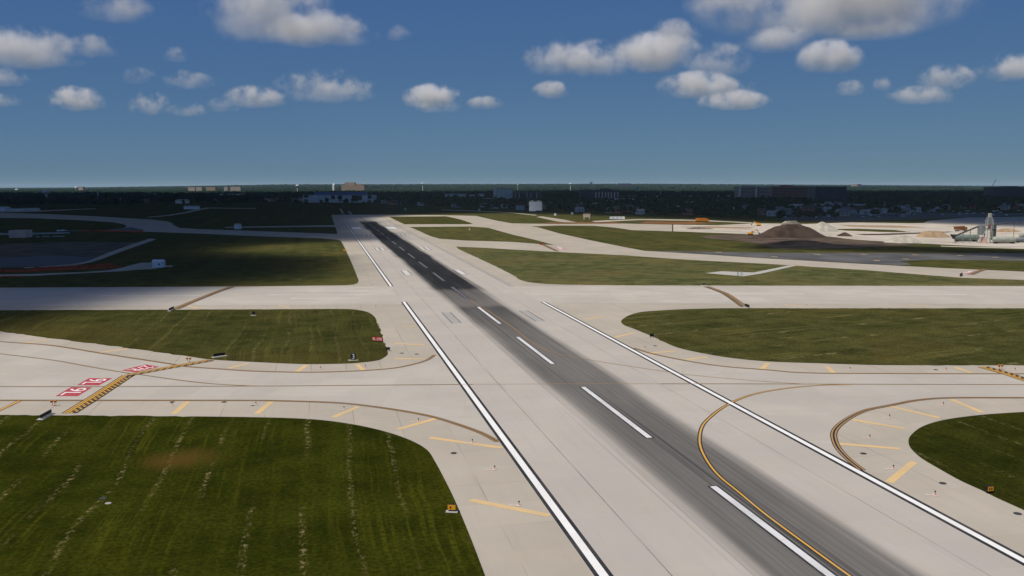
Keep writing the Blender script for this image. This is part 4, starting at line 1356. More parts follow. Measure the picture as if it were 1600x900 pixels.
def block(name, label, u0, u1, vt, D, depth, wall, roof='roofgrey', cat='building', floors=None, piers=None, pier_mat='palewall', wins=None, boxes=None, bands=True):
    """A far building: its walls, a roof slab, and what the photo shows on its front."""
    xa, xb = place(u0, D), place(u1, D)
    h = top_z(vt, D, (u0 + u1) / 2)
    w = xb - xa
    t = empty(name, label, cat, ((xa + xb) / 2, D, 0))
    b = MB(); b.box(-w / 2, w / 2, 0, depth, 0, h - 1.0); b.build('wall', M[wall], t)
    r = MB(); r.box(-w / 2 - 0.5, w / 2 + 0.5, -0.5, depth + 0.5, h - 1.0, h); r.build('roof', M[roof], t)
    if floors:
        for i in range(floors):
            z = 3 + (h - 5) * i / floors
            k = MB(); k.box(-w / 2 + w * 0.04, w / 2 - w * 0.04, -0.25, -0.003, z, z + (h - 5) / floors * 0.45); k.build('window_band', M['glass'], t)
    if piers:
        for (a, c, va, vb_) in piers:
            z1 = top_z(va, D, a); z0 = max(0, top_z(vb_, D, a))
            k = MB(); k.box(place(a, D) - (xa + xb) / 2, place(c, D) - (xa + xb) / 2, -1.2, -0.26, z0, z1); k.build('pier', M[pier_mat], t)
    if wins:
        for (a, c, va, vb_) in wins:
            z1 = top_z(va, D, a); z0 = max(0.3, top_z(vb_, D, a))
            k = MB(); k.box(place(a, D) - (xa + xb) / 2, place(c, D) - (xa + xb) / 2, -0.4, -0.003, z0, z1); k.build('window', M['glass'], t)
    if boxes:
        for (a, c, va) in boxes:
            z1 = top_z(va, D, a)
            k = MB(); k.box(place(a, D) - (xa + xb) / 2, place(c, D) - (xa + xb) / 2, depth * 0.2, depth * 0.8, h + 0.003, z1); k.build('roof_structure', M[wall], t)
    return t


bl = block('warehouse', 'long grey hall with a blue roof beyond the runway end', 475, 584, 304.2, 2200, 60, 'greywall', 'roofgrey', floors=None,
           wins=[(477, 484, 305, 308.6), (519, 525, 305.4, 311), (529, 536, 305.4, 311), (551, 567, 305.2, 312.5), (576, 582, 305, 310.5)])
k = MB(); xa, xb = place(490, 2200) - place(529.5, 2200), place(571, 2200) - place(529.5, 2200)
k.gable(xa, xb, 4, 58, top_z(304.2, 2200) + 0.01, top_z(300, 2200), 'x'); k.build('blue_roof', M['blueroof'], bl)
block('office_block', 'broad grey tower with pale upright piers right of centre', 771, 801, 294.8, 2300, 30, 'greywall', piers=[(771.5, 776, 295, 304.5), (779.5, 782, 296, 306), (785, 787, 296, 308), (794, 796, 296, 307)], boxes=None)
block('office_block', 'dark long block with faint uprights next to the grey tower', 802, 846, 299.8, 2150, 30, 'darkwall', piers=[(805, 806, 301, 313), (811, 812, 301, 313), (823, 824, 301, 312), (829, 830, 301, 312), (838, 839, 301, 312)], pier_mat='brownwall')
block('office_block', 'dark block with a row of bright white fins', 906, 966, 296.2, 2250, 40, 'darkwall', piers=[(u - 0.75, u + 0.75, 300.2, 309.5) for u in (930.5, 935.5, 940.5, 945.5, 950, 954.5, 959.5, 964.5)], boxes=[(938, 955, 294.5)])
block('low_block', 'low pale block at the foot of the white finned building', 960, 990, 309.8, 2150, 20, 'palewall', 'roofpale')
block('office_block', 'brown office block with window bands, left of the tall brown pair', 1151.5, 1181, 291.8, 2350, 40, 'brownwall', floors=9, piers=[(1152, 1155.5, 292.5, 312), (1178, 1181, 292.5, 312)], boxes=[(1163, 1177, 290)])
block('office_block', 'brown office block joined to the dark red block', 1184, 1203, 291.6, 2360, 40, 'brownwall', floors=9)
block('office_block', 'broad dark red block with a stepped roof', 1204, 1262, 291, 2420, 40, 'redwall', floors=8, boxes=[(1222, 1236, 289.2)])
block('office_block', 'dark navy glass block right of the dark red block', 1271.5, 1320, 291.4, 2000, 50, 'navy', 'darkwall', floors=None)
block('office_block', 'wide navy block under the crane at the right edge', 1550, 1597, 292.0, 2600, 60, 'navy', 'darkwall', boxes=[(1575, 1590, 290.8)])
block('hotel', 'stepped tan block standing above the horizon left of centre', 535, 571, 289.2, 6000, 60, 'fartan', 'farwall', boxes=[(540, 556, 285.0), (557.5, 566, 287.2)])
block('low_block', 'pale grey block among the trees right of the runway', 696, 728, 302.6, 2550, 25, 'greywall', 'roofpale', wins=[(700, 704, 304.2, 306), (708, 716, 304.2, 306)])
block('low_block', 'small pale flat roof right of the pale grey block', 733, 742, 303.8, 2700, 20, 'greywall', 'roofpale')
block('low_block', 'small pale roof left of the grey tower', 748, 756.5, 302.4, 2750, 20, 'palewall', 'roofpale')
block('low_block', 'low dark fronted hall with a tan eave left of the white hall', 751, 772, 309.6, 2050, 25, 'darkwall', 'tanwall', piers=[(751, 753, 310, 318), (768, 771, 310, 315)], pier_mat='greywall')
block('low_block', 'low pale annex at the foot of the grey tower', 778, 790, 308.5, 2200, 20, 'palewall', 'roofpale')
block('low_block', 'bright tan low building right of the navy block', 1331, 1344, 308.2, 2500, 25, 'tanwall', 'palewall')
block('low_block', 'long reddish roofed building running right of the tan one', 1345, 1404, 308.6, 2600, 25, 'redwall', 'roofbrown')
block('low_block', 'long pale shed row under the navy block', 1240, 1352, 318.5, 1800, 14, 'greywall', 'greywall')
block('low_block', 'red brick building among the right hand trees', 1406, 1417, 311.6, 2300, 18, 'redwall', 'palewall')
block('low_block', 'smaller red brick building right of the first brick one', 1420, 1431, 311.4, 2320, 18, 'redwall', 'palewall')
block('low_block', 'orange brick building with a pale band', 1440, 1456, 311.8, 2250, 18, 'pinkwall', 'tanwall')
block('low_block', 'long brown building with a pale eave at the right', 1463, 1487, 312.8, 2150, 18, 'brownwall', 'pinkwall')
for (u0, u1, vt, D, wl, lab) in ((297, 308, 292.0, 5500, 'farwall', 'pale block on the left horizon, first of a row'), (309.5, 318.5, 291.8, 5500, 'farwall', 'pale block on the left horizon, second of a row'),
                                  (325, 339.5, 291.9, 5600, 'fartan', 'pinkish block on the left horizon'), (353, 358.5, 291.4, 5600, 'farwall', 'narrow pale block on the left horizon'),
                                  (362.5, 378.5, 291.3, 5600, 'farwall', 'long pale block ending the row on the left horizon'), (127, 134, 292.0, 6200, 'pinkwall', 'small pinkish block beside a white water tower'),
                                  (346, 380, 302.6, 3200, 'palewall', 'bright white roofed plant at the left town edge'), (309, 337, 304.0, 3250, 'whitewall', 'white hall row left of the bright roofed plant'),
                                  (239, 246.5, 302.8, 3300, 'palewall', 'small cream building in the left woods'), (172, 188, 309.5, 2200, 'brownwall', 'dull grey brown building in the left woods'),
                                  (139, 164, 310.2, 2300, 'greywall', 'low grey flat building in the left woods'), (0, 14, 309.2, 2500, 'greywall', 'low grey roof at the left edge of the woods'),
                                  (965, 985, 286.6, 9000, 'navy', 'distant dark block on the horizon right of centre'), (1329, 1336, 288.0, 9500, 'pinkwall', 'distant pale tower on the right horizon'),
                                  (1338, 1343, 287.6, 9500, 'navy', 'distant dark tower on the right horizon')):
    block('horizon_block' if D > 5000 else 'low_block', lab, u0, u1, vt, D, 30, wl, 'roofpale' if wl in ('palewall', 'whitewall') else 'roofgrey')

# elevated road
Dv = 2750
t = empty('elevated_road', 'long pale elevated road crossing the dark trees', 'bridge', (place(1080, Dv), Dv, 0))
zt = top_z(305.8, Dv, 1080)
xa, xb = place(968, Dv) - place(1080, Dv), place(1192, Dv) - place(1080, Dv)
k = MB(); k.box(xa, xb, 0, 12, zt - 2.6, zt - 0.9); k.build('deck', M['greywall'], t)
k = MB(); k.box(xa, xb, -0.5, -0.05, zt - 2.2, zt); k.build('parapet', M['palewall'], t)
for i in range(12):
    xx = xa + (xb - xa) * (i + 0.5) / 12
    k = MB(); k.box(xx - 1, xx + 1, 4, 8, 0, zt - 2.6); k.build('pier', M['greywall'], t)

# tower crane
Dc = 2650
t = empty('tower_crane', 'thin crane with a raised jib beside the right navy block', 'crane', (place(1545, Dc), Dc, 0))
z0c = top_z(293, Dc, 1545)
k = MB(); k.tube((0, 0, 0), (0, 0, z0c), 1.3, n=4); k.build('mast', M['darksteel'], t)
k = MB(); k.tube((0, 0, z0c - 0.4), (place(1551.5, Dc) - place(1545, Dc), 0, top_z(279.5, Dc, 1550)), 1.0, 0.55, 4); k.build('jib', M['darksteel'], t)
k = MB(); k.box(-4, 1, -1.5, 1.5, z0c - 2.5, z0c + 0.5); k.build('cab', M['darksteel'], t)


# water towers
def water_tower(label, u, vt, wpx, D, squash=0.55):
    vt = vt + (0.9 if D > 3000 else 0)
    h = top_z(vt, D, u)
    r_ = wpx * D / F / 2
    t = empty('water_tower', label, 'water tower', (place(u, D), D, 0))
    th = r_ * 2 * squash
    prof = []
    for i in range(11):
        a = -math.pi / 2 + math.pi * i / 10
        prof.append((max(0.12 * r_, r_ * math.cos(a)), h - th / 2 + th / 2 * math.sin(a)))
    k = MB(); k.lathe(prof, 20); k.build('tank', M['whitewall'], t, smooth=True)
    k = MB(); k.lathe([(r_ * 0.42, 0), (r_ * 0.22, h * 0.15), (r_ * 0.22, h - th * 0.96), (r_ * 0.34, h - th * 0.9)], 14); k.build('stem', M['greywall'], t)
    return t


water_tower('big pale water tower bulb standing over the left woods', 76.5, 296, 13.5, 2500, 0.5)
water_tower('tiny white water tower farthest left on the horizon', 31, 294, 5, 6000)
water_tower('white water tower with a stem beside a pinkish block', 123, 290.8, 4, 6000, 0.8)
water_tower('small white water tower left of the blue roofed hall', 467, 287.6, 5.5, 5000)
water_tower('white water tower over the trees above the grass right of the runway', 661.5, 284.6, 4.5, 5200)
water_tower('faint tiny water tower near the middle of the horizon', 809, 286.4, 3, 6500)
water_tower('small white water tower left of the highest one', 891, 285, 4.5, 5600)
water_tower('small white water tower standing highest on the horizon', 923, 283.4, 4.5, 5400)
water_tower('white water tower set low against the woods right of centre', 994.5, 290.8, 6, 4200)
water_tower('white tank with a tan shed set low against the woods', 1052, 290.9, 5, 4200)
# white silo left of the hotel
D_ = 5900
t = empty('grain_silo', 'white pointed silo left of the stepped tan block', 'silo', (place(523.5, D_), D_, 0))
h_ = top_z(286.4, D_, 523); r_ = 2.0 * D_ / F
k = MB(); k.lathe([(r_, 0), (r_, h_ - 12), ], 16); k.build('wall', M['whitewall'], t)
k = MB(); k.lathe([(r_ * 1.02, h_ - 12), (r_ * 0.35, h_)], 16); k.build('roof', M['whitewall'], t)
for u in (157, 1031.5):
    D_ = 3000
    t = empty('chimney', 'slim pale chimney in the left woods' if u < 500 else 'slim pale chimney above the elevated road', 'chimney', (place(u, D_), D_, 0))
    k = MB(); k.lathe([(1.9, 0), (1.4, top_z(298 if u < 500 else 297.5, D_, u))], 12); k.build('stack', M['greywall'], t)
    k = MB(); k.lathe([(1.9, top_z(298 if u < 500 else 297.5, D_, u)), (1.9, top_z(298 if u < 500 else 297.5, D_, u) + 1)], 12); k.build('rim', M['greywall'], t)


# houses
FRONT = [(-500, 320.5), (0, 321), (200, 321), (260, 317.5), (400, 319), (600, 320), (690, 324), (760, 327), (800, 329), (850, 331.5), (900, 332), (1000, 337), (1100, 341), (1200, 345), (1290, 345.5), (1330, 343), (1400, 339), (1500, 331.5), (1600, 330), (2100, 328)]


def house(wall, roof, label, w=11, d=9, h=5, rh=3.2):
    t = empty('house', label, 'house', (0, 0, 0), 0, 'houses among the trees beyond the airfield')
    k = MB(); k.box(-w / 2, w / 2, -d / 2, d / 2, 0, h); k.build('wall', M[wall], t)
    k = MB(); k.gable(-w / 2 - 0.5, w / 2 + 0.5, -d / 2 - 0.5, d / 2 + 0.5, h + 0.003, h + rh, 'x'); rf = k.build('roof', M[roof], t)
    k = MB(); k.box(-w * 0.3, -w * 0.3 + 1, -0.5, 0.5, h + rh * 0.5, h + rh + 0.9); k.build('chimney', M['redwall'], rf)
    for sx in (-0.3, 0.2):
        k = MB(); k.box(w * sx, w * sx + 1.6, -d / 2 - 0.08, -d / 2 - 0.003, h * 0.45, h * 0.8); k.build('window', M['glass'], t)
    return t


protos = [house('housepale', 'roofgrey', 'small pale walled house with a grey roof among the far trees'),
          house('housewhite', 'roofpale', 'small white house with a pale roof among the far trees', 12, 9, 5, 2.4),
          house('redwall', 'roofbrown', 'small brick house with a brown roof among the far trees', 12, 9, 5.5, 3.4),
          house('housegrey', 'roofgrey', 'small grey house with a grey roof among the far trees', 16, 10, 5, 2)]
HOUSES = []
used = [False] * 4


def put_house(u, v, kind, rz):
    D_ = F * H / (v - Y0)
    o = protos[kind] if not used[kind] else copy_tree(protos[kind])
    used[kind] = True
    o.location = (place(u, D_), D_, 0)
    o.rotation_euler = (0, 0, rz)
    HOUSES.append((place(u, D_), D_, 13))


hr = random.Random(5)
spots = []
# measured pale spots first, then the rest of the streets
for u, v in ((959, 336), (985, 334), (978, 337), (1000, 335), (1020, 333), (940, 327), (905, 325), (890, 326), (1075, 339), (1140, 332), (1163, 330.5), (1190, 336), (1205, 338), (1228, 333), (1216, 330), (1250, 331), (1312, 335), (1330, 334), (1350, 337), (1362, 338), (1395, 333.5), (1412, 337), (1437, 324), (1458, 332), (1475, 331), (1517, 326), (1522, 326.4), (1548, 325.5), (1562, 325), (1568, 328), (1580, 327), (1595, 326), (1372, 322), (1381, 322.4), (1390, 322), (1307, 321), (1011, 321), (1013, 317), (1000, 318), (1090, 328),
             (420, 314), (435, 316), (444, 313), (455, 315), (463, 314), (470, 312), (406, 312), (412, 316), (428, 317.5), (448, 318), (475, 317.5), (395, 309), (380, 312), (365, 314), (350, 311), (340, 315), (330, 312), (320, 315), (260, 312), (245, 314), (232, 316), (450, 308), (462, 306), (444, 304.6), (472, 305)):
    spots.append((u, v))
for _ in range(110):
    u = hr.uniform(600, 1640)
    v = hr.uniform(309, 329 if u < 900 else 338)
    spots.append((u, v))
for u, v in spots:
    v = min(v, float(np.interp(u, [p[0] for p in FRONT], [p[1] for p in FRONT])) - hr.uniform(0.8, 6))
    kd = hr.choice((0, 1, 1, 3, 2)) if u > 500 else hr.choice((0, 2, 2, 1, 3))
    put_house(u, v, kd, hr.choice((0, 0, 1.57, 0.4, -0.4)))

# parked cars in the shaded car park
c0 = car('small pale car in the car park below the far trees', (0, 0, 0), 0, 'whitewall', 'cars in the far car park')
cr = random.Random(9)
cars = []
for i in range(44):
    u = cr.uniform(1225, 1590); v = cr.uniform(334, 342) - (u - 1225) * 0.012
    o = c0 if i == 0 else copy_tree(c0)
    D_ = F * H / (v - Y0)
    o.location = (place(u, D_), D_, 0.05)
    o.rotation_euler = (0, 0, cr.choice((0, 1.57, 3.14)))
    cars.append((place(u, D_), D_))

# ------------------------------------------------------------------ trees
def ico(sub):
    bm = bmesh.new()
    bmesh.ops.create_icosphere(bm, subdivisions=sub, radius=1)
    v = np.array([q.co[:] for q in bm.verts]); bm.verts.index_update()
    f = np.array([[x.index for x in p.verts] for p in bm.faces])
    bm.free()
    return v, f


I1v, I1f = ico(1)
I2v, I2f = ico(2)


def np_mesh(name, v, f):
    me = bpy.data.meshes.new(name)
    me.vertices.add(len(v)); me.vertices.foreach_set('co', v.astype(np.float32).ravel())
    me.loops.add(len(f) * 3); me.loops.foreach_set('vertex_index', f.astype(np.int32).ravel())
    me.polygons.add(len(f)); me.polygons.foreach_set('loop_start', np.arange(0, len(f) * 3, 3, dtype=np.int32))
    me.update(calc_edges=True)
    return me


def leaf_crown(seed, h=12.0, r=5.0, n=420):
    """Leaf sprays set on lumpy boughs around a trunk: an uneven outline with gaps."""
    g = np.random.default_rng(seed)
    nb = 13
    ang = g.uniform(0, 6.28, nb)
    rad = r * np.sqrt(g.uniform(0.02, 0.75, nb)) * 0.85
    bc = np.stack([np.cos(ang) * rad, np.sin(ang) * rad, h * g.uniform(0.38, 0.86, nb)], 1)
    bc[:, :2] *= (1.15 - 0.55 * np.abs(bc[:, 2:3] / h - 0.5) * 2)
    br_ = r * g.uniform(0.26, 0.46, nb)
    V, Fs = [], []
    k = 0
    for i in range(n):
        b = i % nb
        d = g.normal(size=3); d /= np.linalg.norm(d)
        if d[2] < -0.35: d[2] *= 0.4
        c = bc[b] + d * br_[b] * g.uniform(0.75, 1.12) * np.array([1, 1, 0.8])
        s = g.uniform(0.45, 0.95)
        a = np.cross(d, g.normal(size=3)); a /= np.linalg.norm(a); e = np.cross(d, a)
        tip = d * s * 0.35
        pts = [c - a * s + tip * 0, c - e * s * 0.7, c + a * s, c + e * s * 0.7, c + tip]
        V += pts
        Fs += [(k, k + 1, k + 4), (k + 1, k + 2, k + 4), (k + 2, k + 3, k + 4), (k + 3, k, k + 4)]
        k += 5
    # bough bodies so that the crown is not see-through everywhere
    for b in range(nb):
        jit = 1 + g.uniform(-0.22, 0.22, len(I1v))
        V += list(bc[b] + I1v * jit[:, None] * br_[b] * 0.82 * np.array([1, 1, 0.8]))
        Fs += [tuple(x + k for x in t_) for t_ in I1f]
        k += len(I1v)
    return np_mesh('crown', np.array(V), np.array(Fs))


def tree(seed, h, r, mt):
    t = empty('broadleaf_tree', 'dark green leafy tree in the front row of the far woods', 'tree', (0, 0, 0), 0, 'trees along the far edge of the airfield')
    k = MB(); k.tube((0, 0, 0), (0.15, 0, h * 0.45), 0.35, 0.2, 7)
    for i in range(4):
        a = i * 1.6 + seed
        k.tube((0.1, 0, h * (0.28 + 0.04 * i)), (math.cos(a) * r * 0.5, math.sin(a) * r * 0.5, h * 0.62), 0.14, 0.06, 5)
    k.build('trunk', M['bark'], t)
    link('crown', leaf_crown(seed, h, r), M[mt], t)
    return t


TP = [tree(1, 13, 5.2, 'leaf'), tree(2, 11, 5.6, 'leaf2'), tree(3, 15, 5.5, 'leaf2'), tree(4, 9, 4.6, 'leaf')]
used_t = [False] * 4

fu = np.array([p[0] for p in FRONT], float); fv = np.array([p[1] for p in FRONT], float)


def front_D(u):
    return F * H / (np.interp(u, fu, fv) - Y0)


# open places inside the woods, as (u0, u1, near D, far D)
OPEN = [(1205, 1610, 1080, 1400), (474, 586, 1600, 2230), (826, 850, 1200, 1480), (1235, 1355, 1500, 1810), (395, 480, 1750, 2500), (270, 312, 1300, 2060)]


def blocked(x, y):
    u = x * F / y + 800
    for a, b, d0_, d1_ in OPEN:
        if a < u < b and d0_ < y < d1_: return True
    return False


placed = 0
tr_ = random.Random(21)
tries = 0
houses_np = np.array([(a, b) for a, b, c in HOUSES] + cars)
while placed < 290 and tries < 6000:
    tries += 1
    u = tr_.uniform(-20, 1620)
    D_ = front_D(u) * (1 + abs(tr_.gauss(0, 0.09)))
    x, y = place(u, D_), D_
    if u > 1210 and u < 1600 and tr_.random() < 0.5 and y < 1400: continue
    if 470 < u < 590 and y < 2000 and tr_.random() < 0.7: continue
    if 822 < u < 852 and y < 1480: continue
    if np.min(np.hypot(houses_np[:, 0] - x, houses_np[:, 1] - y)) < 9: continue
    kd = tr_.randrange(4)
    o = TP[kd] if not used_t[kd] else copy_tree(TP[kd])
    used_t[kd] = True
    s = tr_.uniform(0.7, 1.15)
    o.location = (x, y, 0); o.rotation_euler = (0, 0, tr_.uniform(0, 6.28)); o.scale = (s * tr_.uniform(0.9, 1.2), s * tr_.uniform(0.9, 1.2), s)
    placed += 1


# hills: a low swell that carries the horizon
def hill_z(x, y):
    u = x / y * F + 800
    crest = np.interp(u, [-200, 0, 120, 300, 450, 1000, 1250, 1600, 1900], [-8, -2, 8, 30, 50, 52, 36, 10, 0])
    ramp_ = np.clip((y - 6000) / 6500, 0, 1)
    ramp_ = ramp_ * ramp_ * (3 - 2 * ramp_)
    return np.maximum(0, crest) * ramp_ * 1.0 * np.where(y > 15000, np.clip((20000 - y) / 5000, 0, 1), 1)


uu = np.linspace(-300, 1900, 160); yy_ = np.linspace(5600, 20500, 60)
V = []
for y in yy_:
    xs = (uu - 800) / F * y
    zz = hill_z(xs, np.full_like(xs, y)) - 0.3 + 3 * np.sin(xs / 900 + y / 700) * (hill_z(xs, np.full_like(xs, y)) > 3)
    V += list(zip(xs, np.full_like(xs, y), zz))
nU = len(uu)
Fs = [(j * nU + i, j * nU + i + 1, (j + 1) * nU + i + 1, (j + 1) * nU + i) for j in range(len(yy_) - 1) for i in range(nU - 1)]
me = bpy.data.meshes.new('hills'); me.from_pydata(V, [], Fs)
struct(link('hills', me, M['ground']))


def woods(name, mt, pts, rx, hz, iv, if_, seed):
    g = np.random.default_rng(seed)
    n = len(pts)
    sc = np.stack([rx * g.uniform(0.7, 1.3, n), rx * g.uniform(0.7, 1.3, n), hz * g.uniform(0.65, 1.25, n)], 1)
    jit = 1 + g.uniform(-0.25, 0.25, (n, len(iv)))
    v = iv[None] * jit[..., None] * sc[:, None, :] * np.array([1, 1, 0.5]) + pts[:, None, :]
    v[..., 2] += (sc[:, 2] * 0.5)[:, None]
    f = if_[None] + (np.arange(n) * len(iv))[:, None, None]
    o = link(name, np_mesh(name, v.reshape(-1, 3), f.reshape(-1, 3)), mt)
    o['kind'] = 'stuff'
    return o


def scatter(n, dmin_f, dmax, seed, power=1.0, keep=None):
    g = np.random.default_rng(seed)
    u = g.uniform(-250, 1850, n)
    d0_ = front_D(u) * dmin_f if dmin_f < 50 else np.full(n, dmin_f)
    D_ = np.sqrt(d0_ ** 2 + g.uniform(0, 1, n) * (dmax ** 2 - d0_ ** 2))
    x = (u - 800) / F * D_
    ok = np.ones(n, bool)
    for i in range(n):
        if D_[i] < 2600 and blocked(x[i], D_[i]): ok[i] = False
    if dmax < 4000:
        for hx, hy in houses_np:
            ok &= ~((np.abs(x - hx) < 12) & (D_ > hy - 40) & (D_ < hy + 8))
    return np.stack([x, D_, np.zeros(n)], 1)[ok]


pts = scatter(9000, 1.10, 3300, 3)
woods('woods', M['leaf2'], pts, 6.0, 11.5, I1v, I1f, 1)
pts = scatter(15000, 3000, 6500, 4)
woods('woods', M['leaf3'], pts, 11, 13, I1v, I1f, 2)
pts = scatter(26000, 6000, 19500, 5)
pts[:, 2] = hill_z(pts[:, 0], pts[:, 1]) - 0.5
woods('woods', M['leaf3'], pts, 26, 16, I1v, I1f, 3)

# ------------------------------------------------------------------ light
SUN_EL = R(58)
SUN_AZ = math.atan2(-0.72, -0.55)           # clockwise from +Y: behind and to the left
to_sun = Vector((math.sin(SUN_AZ) * math.cos(SUN_EL), math.cos(SUN_AZ) * math.cos(SUN_EL), math.sin(SUN_EL)))
sl = bpy.data.lights.new('sun', 'SUN')
sl.energy = 4.25
sl.angle = R(0.53)
sl.color = (1.0, 0.93, 0.82)
so = bpy.data.objects.new('sun', sl)
so.rotation_euler = to_sun.to_track_quat('Z', 'Y').to_euler()
so.location = (-200, -200, 400)
COL.objects.link(so)

w = bpy.data.worlds.new('World')
S.world = w
w.use_nodes = True
nt = w.node_tree
bg = nt.nodes['Background']
sky = nt.nodes.new('ShaderNodeTexSky')
sky.sky_type = 'NISHITA'
sky.sun_disc = False
sky.sun_elevation = SUN_EL
sky.sun_rotation = SUN_AZ % (2 * math.pi)
sky.altitude = 0
sky.air_density = 0.25
sky.dust_density = 0.0
sky.ozone_density = 6.0
nt.links.new(sky.outputs[0], bg.inputs['Color'])
bg.inputs['Strength'].default_value = 0.06

# the camera's polarised sky: deeper blue overhead, slower to pale towards the horizon
sepc = nt.nodes.new('ShaderNodeSeparateColor')
nt.links.new(sky.outputs[0], sepc.inputs[0])
cmb = nt.nodes.new('ShaderNodeCombineColor')
for i, (k_, g_) in enumerate(((0.54, 0.60), (1.30, 0.41), (2.96, 0.07))):
    ref = (0.54, 1.07, 2.52)[i]
    mm = math_(nt, 'MULTIPLY', sepc.outputs[i], 1 / ref)
    mm = math_(nt, 'POWER', mm, g_)
    mm = math_(nt, 'MULTIPLY', mm, k_)
    nt.links.new(mm, cmb.inputs[i])
nt.links.new(cmb.outputs[0], bg.inputs['Color'])
bg.inputs['Strength'].default_value = 0.10

# ------------------------------------------------------------------ clouds


def cloud_mat():
    mt = bpy.data.materials.new('cumulus')
    mt.use_nodes = True
    nt = mt.node_tree
    nt.nodes.remove(nt.nodes['Principled BSDF'])
    vol = nt.nodes.new('ShaderNodeVolumePrincipled')
    nt.links.new(vol.outputs[0], nt.nodes['Material Output'].inputs['Volume'])
    vol.inputs['Color'].default_value = (0.985, 0.975, 0.97, 1)
    vol.inputs['Anisotropy'].default_value = 0.0
    g = N(nt, 'ShaderNodeNewGeometry').outputs['Position']
    p = objco(nt)
    sp = N(nt, 'ShaderNodeSeparateXYZ')
    nt.links.new(p, sp.inputs[0])
    # flat foot: the lower half is squeezed
    z = sp.outputs[2]
    zn = math_(nt, 'ADD', z, 0.45)
    zlow = math_(nt, 'MULTIPLY', math_(nt, 'MINIMUM', zn, 0.0), 3.2)
    zhi = math_(nt, 'MULTIPLY', math_(nt, 'MAXIMUM', zn, 0.0), 0.80)
    zz = math_(nt, 'ADD', zlow, zhi)
    cb = N(nt, 'ShaderNodeCombineXYZ')
    nt.links.new(math_(nt, 'MULTIPLY', sp.outputs[0], 1.05), cb.inputs[0])
    nt.links.new(math_(nt, 'MULTIPLY', sp.outputs[1], 1.05), cb.inputs[1])
    nt.links.new(zz, cb.inputs[2])
    ln = N(nt, 'ShaderNodeVectorMath', operation='LENGTH')
    nt.links.new(cb.outputs[0], ln.inputs[0])
    r = ln.outputs['Value']
    n1 = noise(nt, g, 1 / 230, 8, 0.64)
    n2 = noise(nt, g, 1 / 620, 3, 0.55)
    q = math_(nt, 'SUBTRACT', 0.84, r)
    q = math_(nt, 'ADD', q, math_(nt, 'MULTIPLY', math_(nt, 'SUBTRACT', n1, 0.5), 3.0))
    q = math_(nt, 'ADD', q, math_(nt, 'MULTIPLY', math_(nt, 'SUBTRACT', n2, 0.5), 1.9))
    edge = math_(nt, 'SUBTRACT', 1.0, ramp(nt, r, 0.78, 1.0))
    lp = N(nt, 'ShaderNodeVectorMath', operation='LENGTH')
    nt.links.new(p, lp.inputs[0])
    edge = math_(nt, 'MULTIPLY', edge, math_(nt, 'SUBTRACT', 1.0, ramp(nt, lp.outputs['Value'], 0.70, 0.94)))
    oi = N(nt, 'ShaderNodeObjectInfo')
    q = math_(nt, 'ADD', q, math_(nt, 'MULTIPLY', math_(nt, 'SUBTRACT', oi.outputs['Alpha'], 0.85), 0.5))
    d = math_(nt, 'MULTIPLY', math_(nt, 'MULTIPLY', ramp(nt, q, 0.0, 0.9), edge), 0.0042)
    d = math_(nt, 'MULTIPLY', d, oi.outputs['Alpha'])
    d = math_(nt, 'MULTIPLY', d, math_(nt, 'ADD', 0.30, math_(nt, 'MULTIPLY', ramp(nt, z, -0.5, 0.4), 1.5)))
    nt.links.new(d, vol.inputs['Density'])
    mt.cycles.homogeneous_volume = False
    mt.cycles.volume_sampling = 'MULTIPLE_IMPORTANCE'
    mt.cycles.volume_step_rate = 0.45
    return mt


CM = cloud_mat()
cme = np_mesh('cumulus', I2v, I2f)
cme.materials.append(CM)
BASE = 1350.0


def cloud(label, u0, u1, vt, vb, dens=1.0, deep=0.7):
    D_ = (BASE - H) * F / (Y0 - vb)
    k_ = D_ / F
    w_ = (u1 - u0) * k_ / 2 * 1.36
    hz = (vb - vt) * k_
    o = bpy.data.objects.new('cloud', cme)
    COL.objects.link(o)
    # the noisy shape fills about local z -0.6 .. 0.75
    sz = hz / 1.15
    o.location = (place((u0 + u1) / 2, D_), D_, BASE + sz * 0.58)
    o.scale = (w_, w_ * deep, sz)
    o.color = (1, 1, 1, dens)
    return tag(o, label, 'cloud')


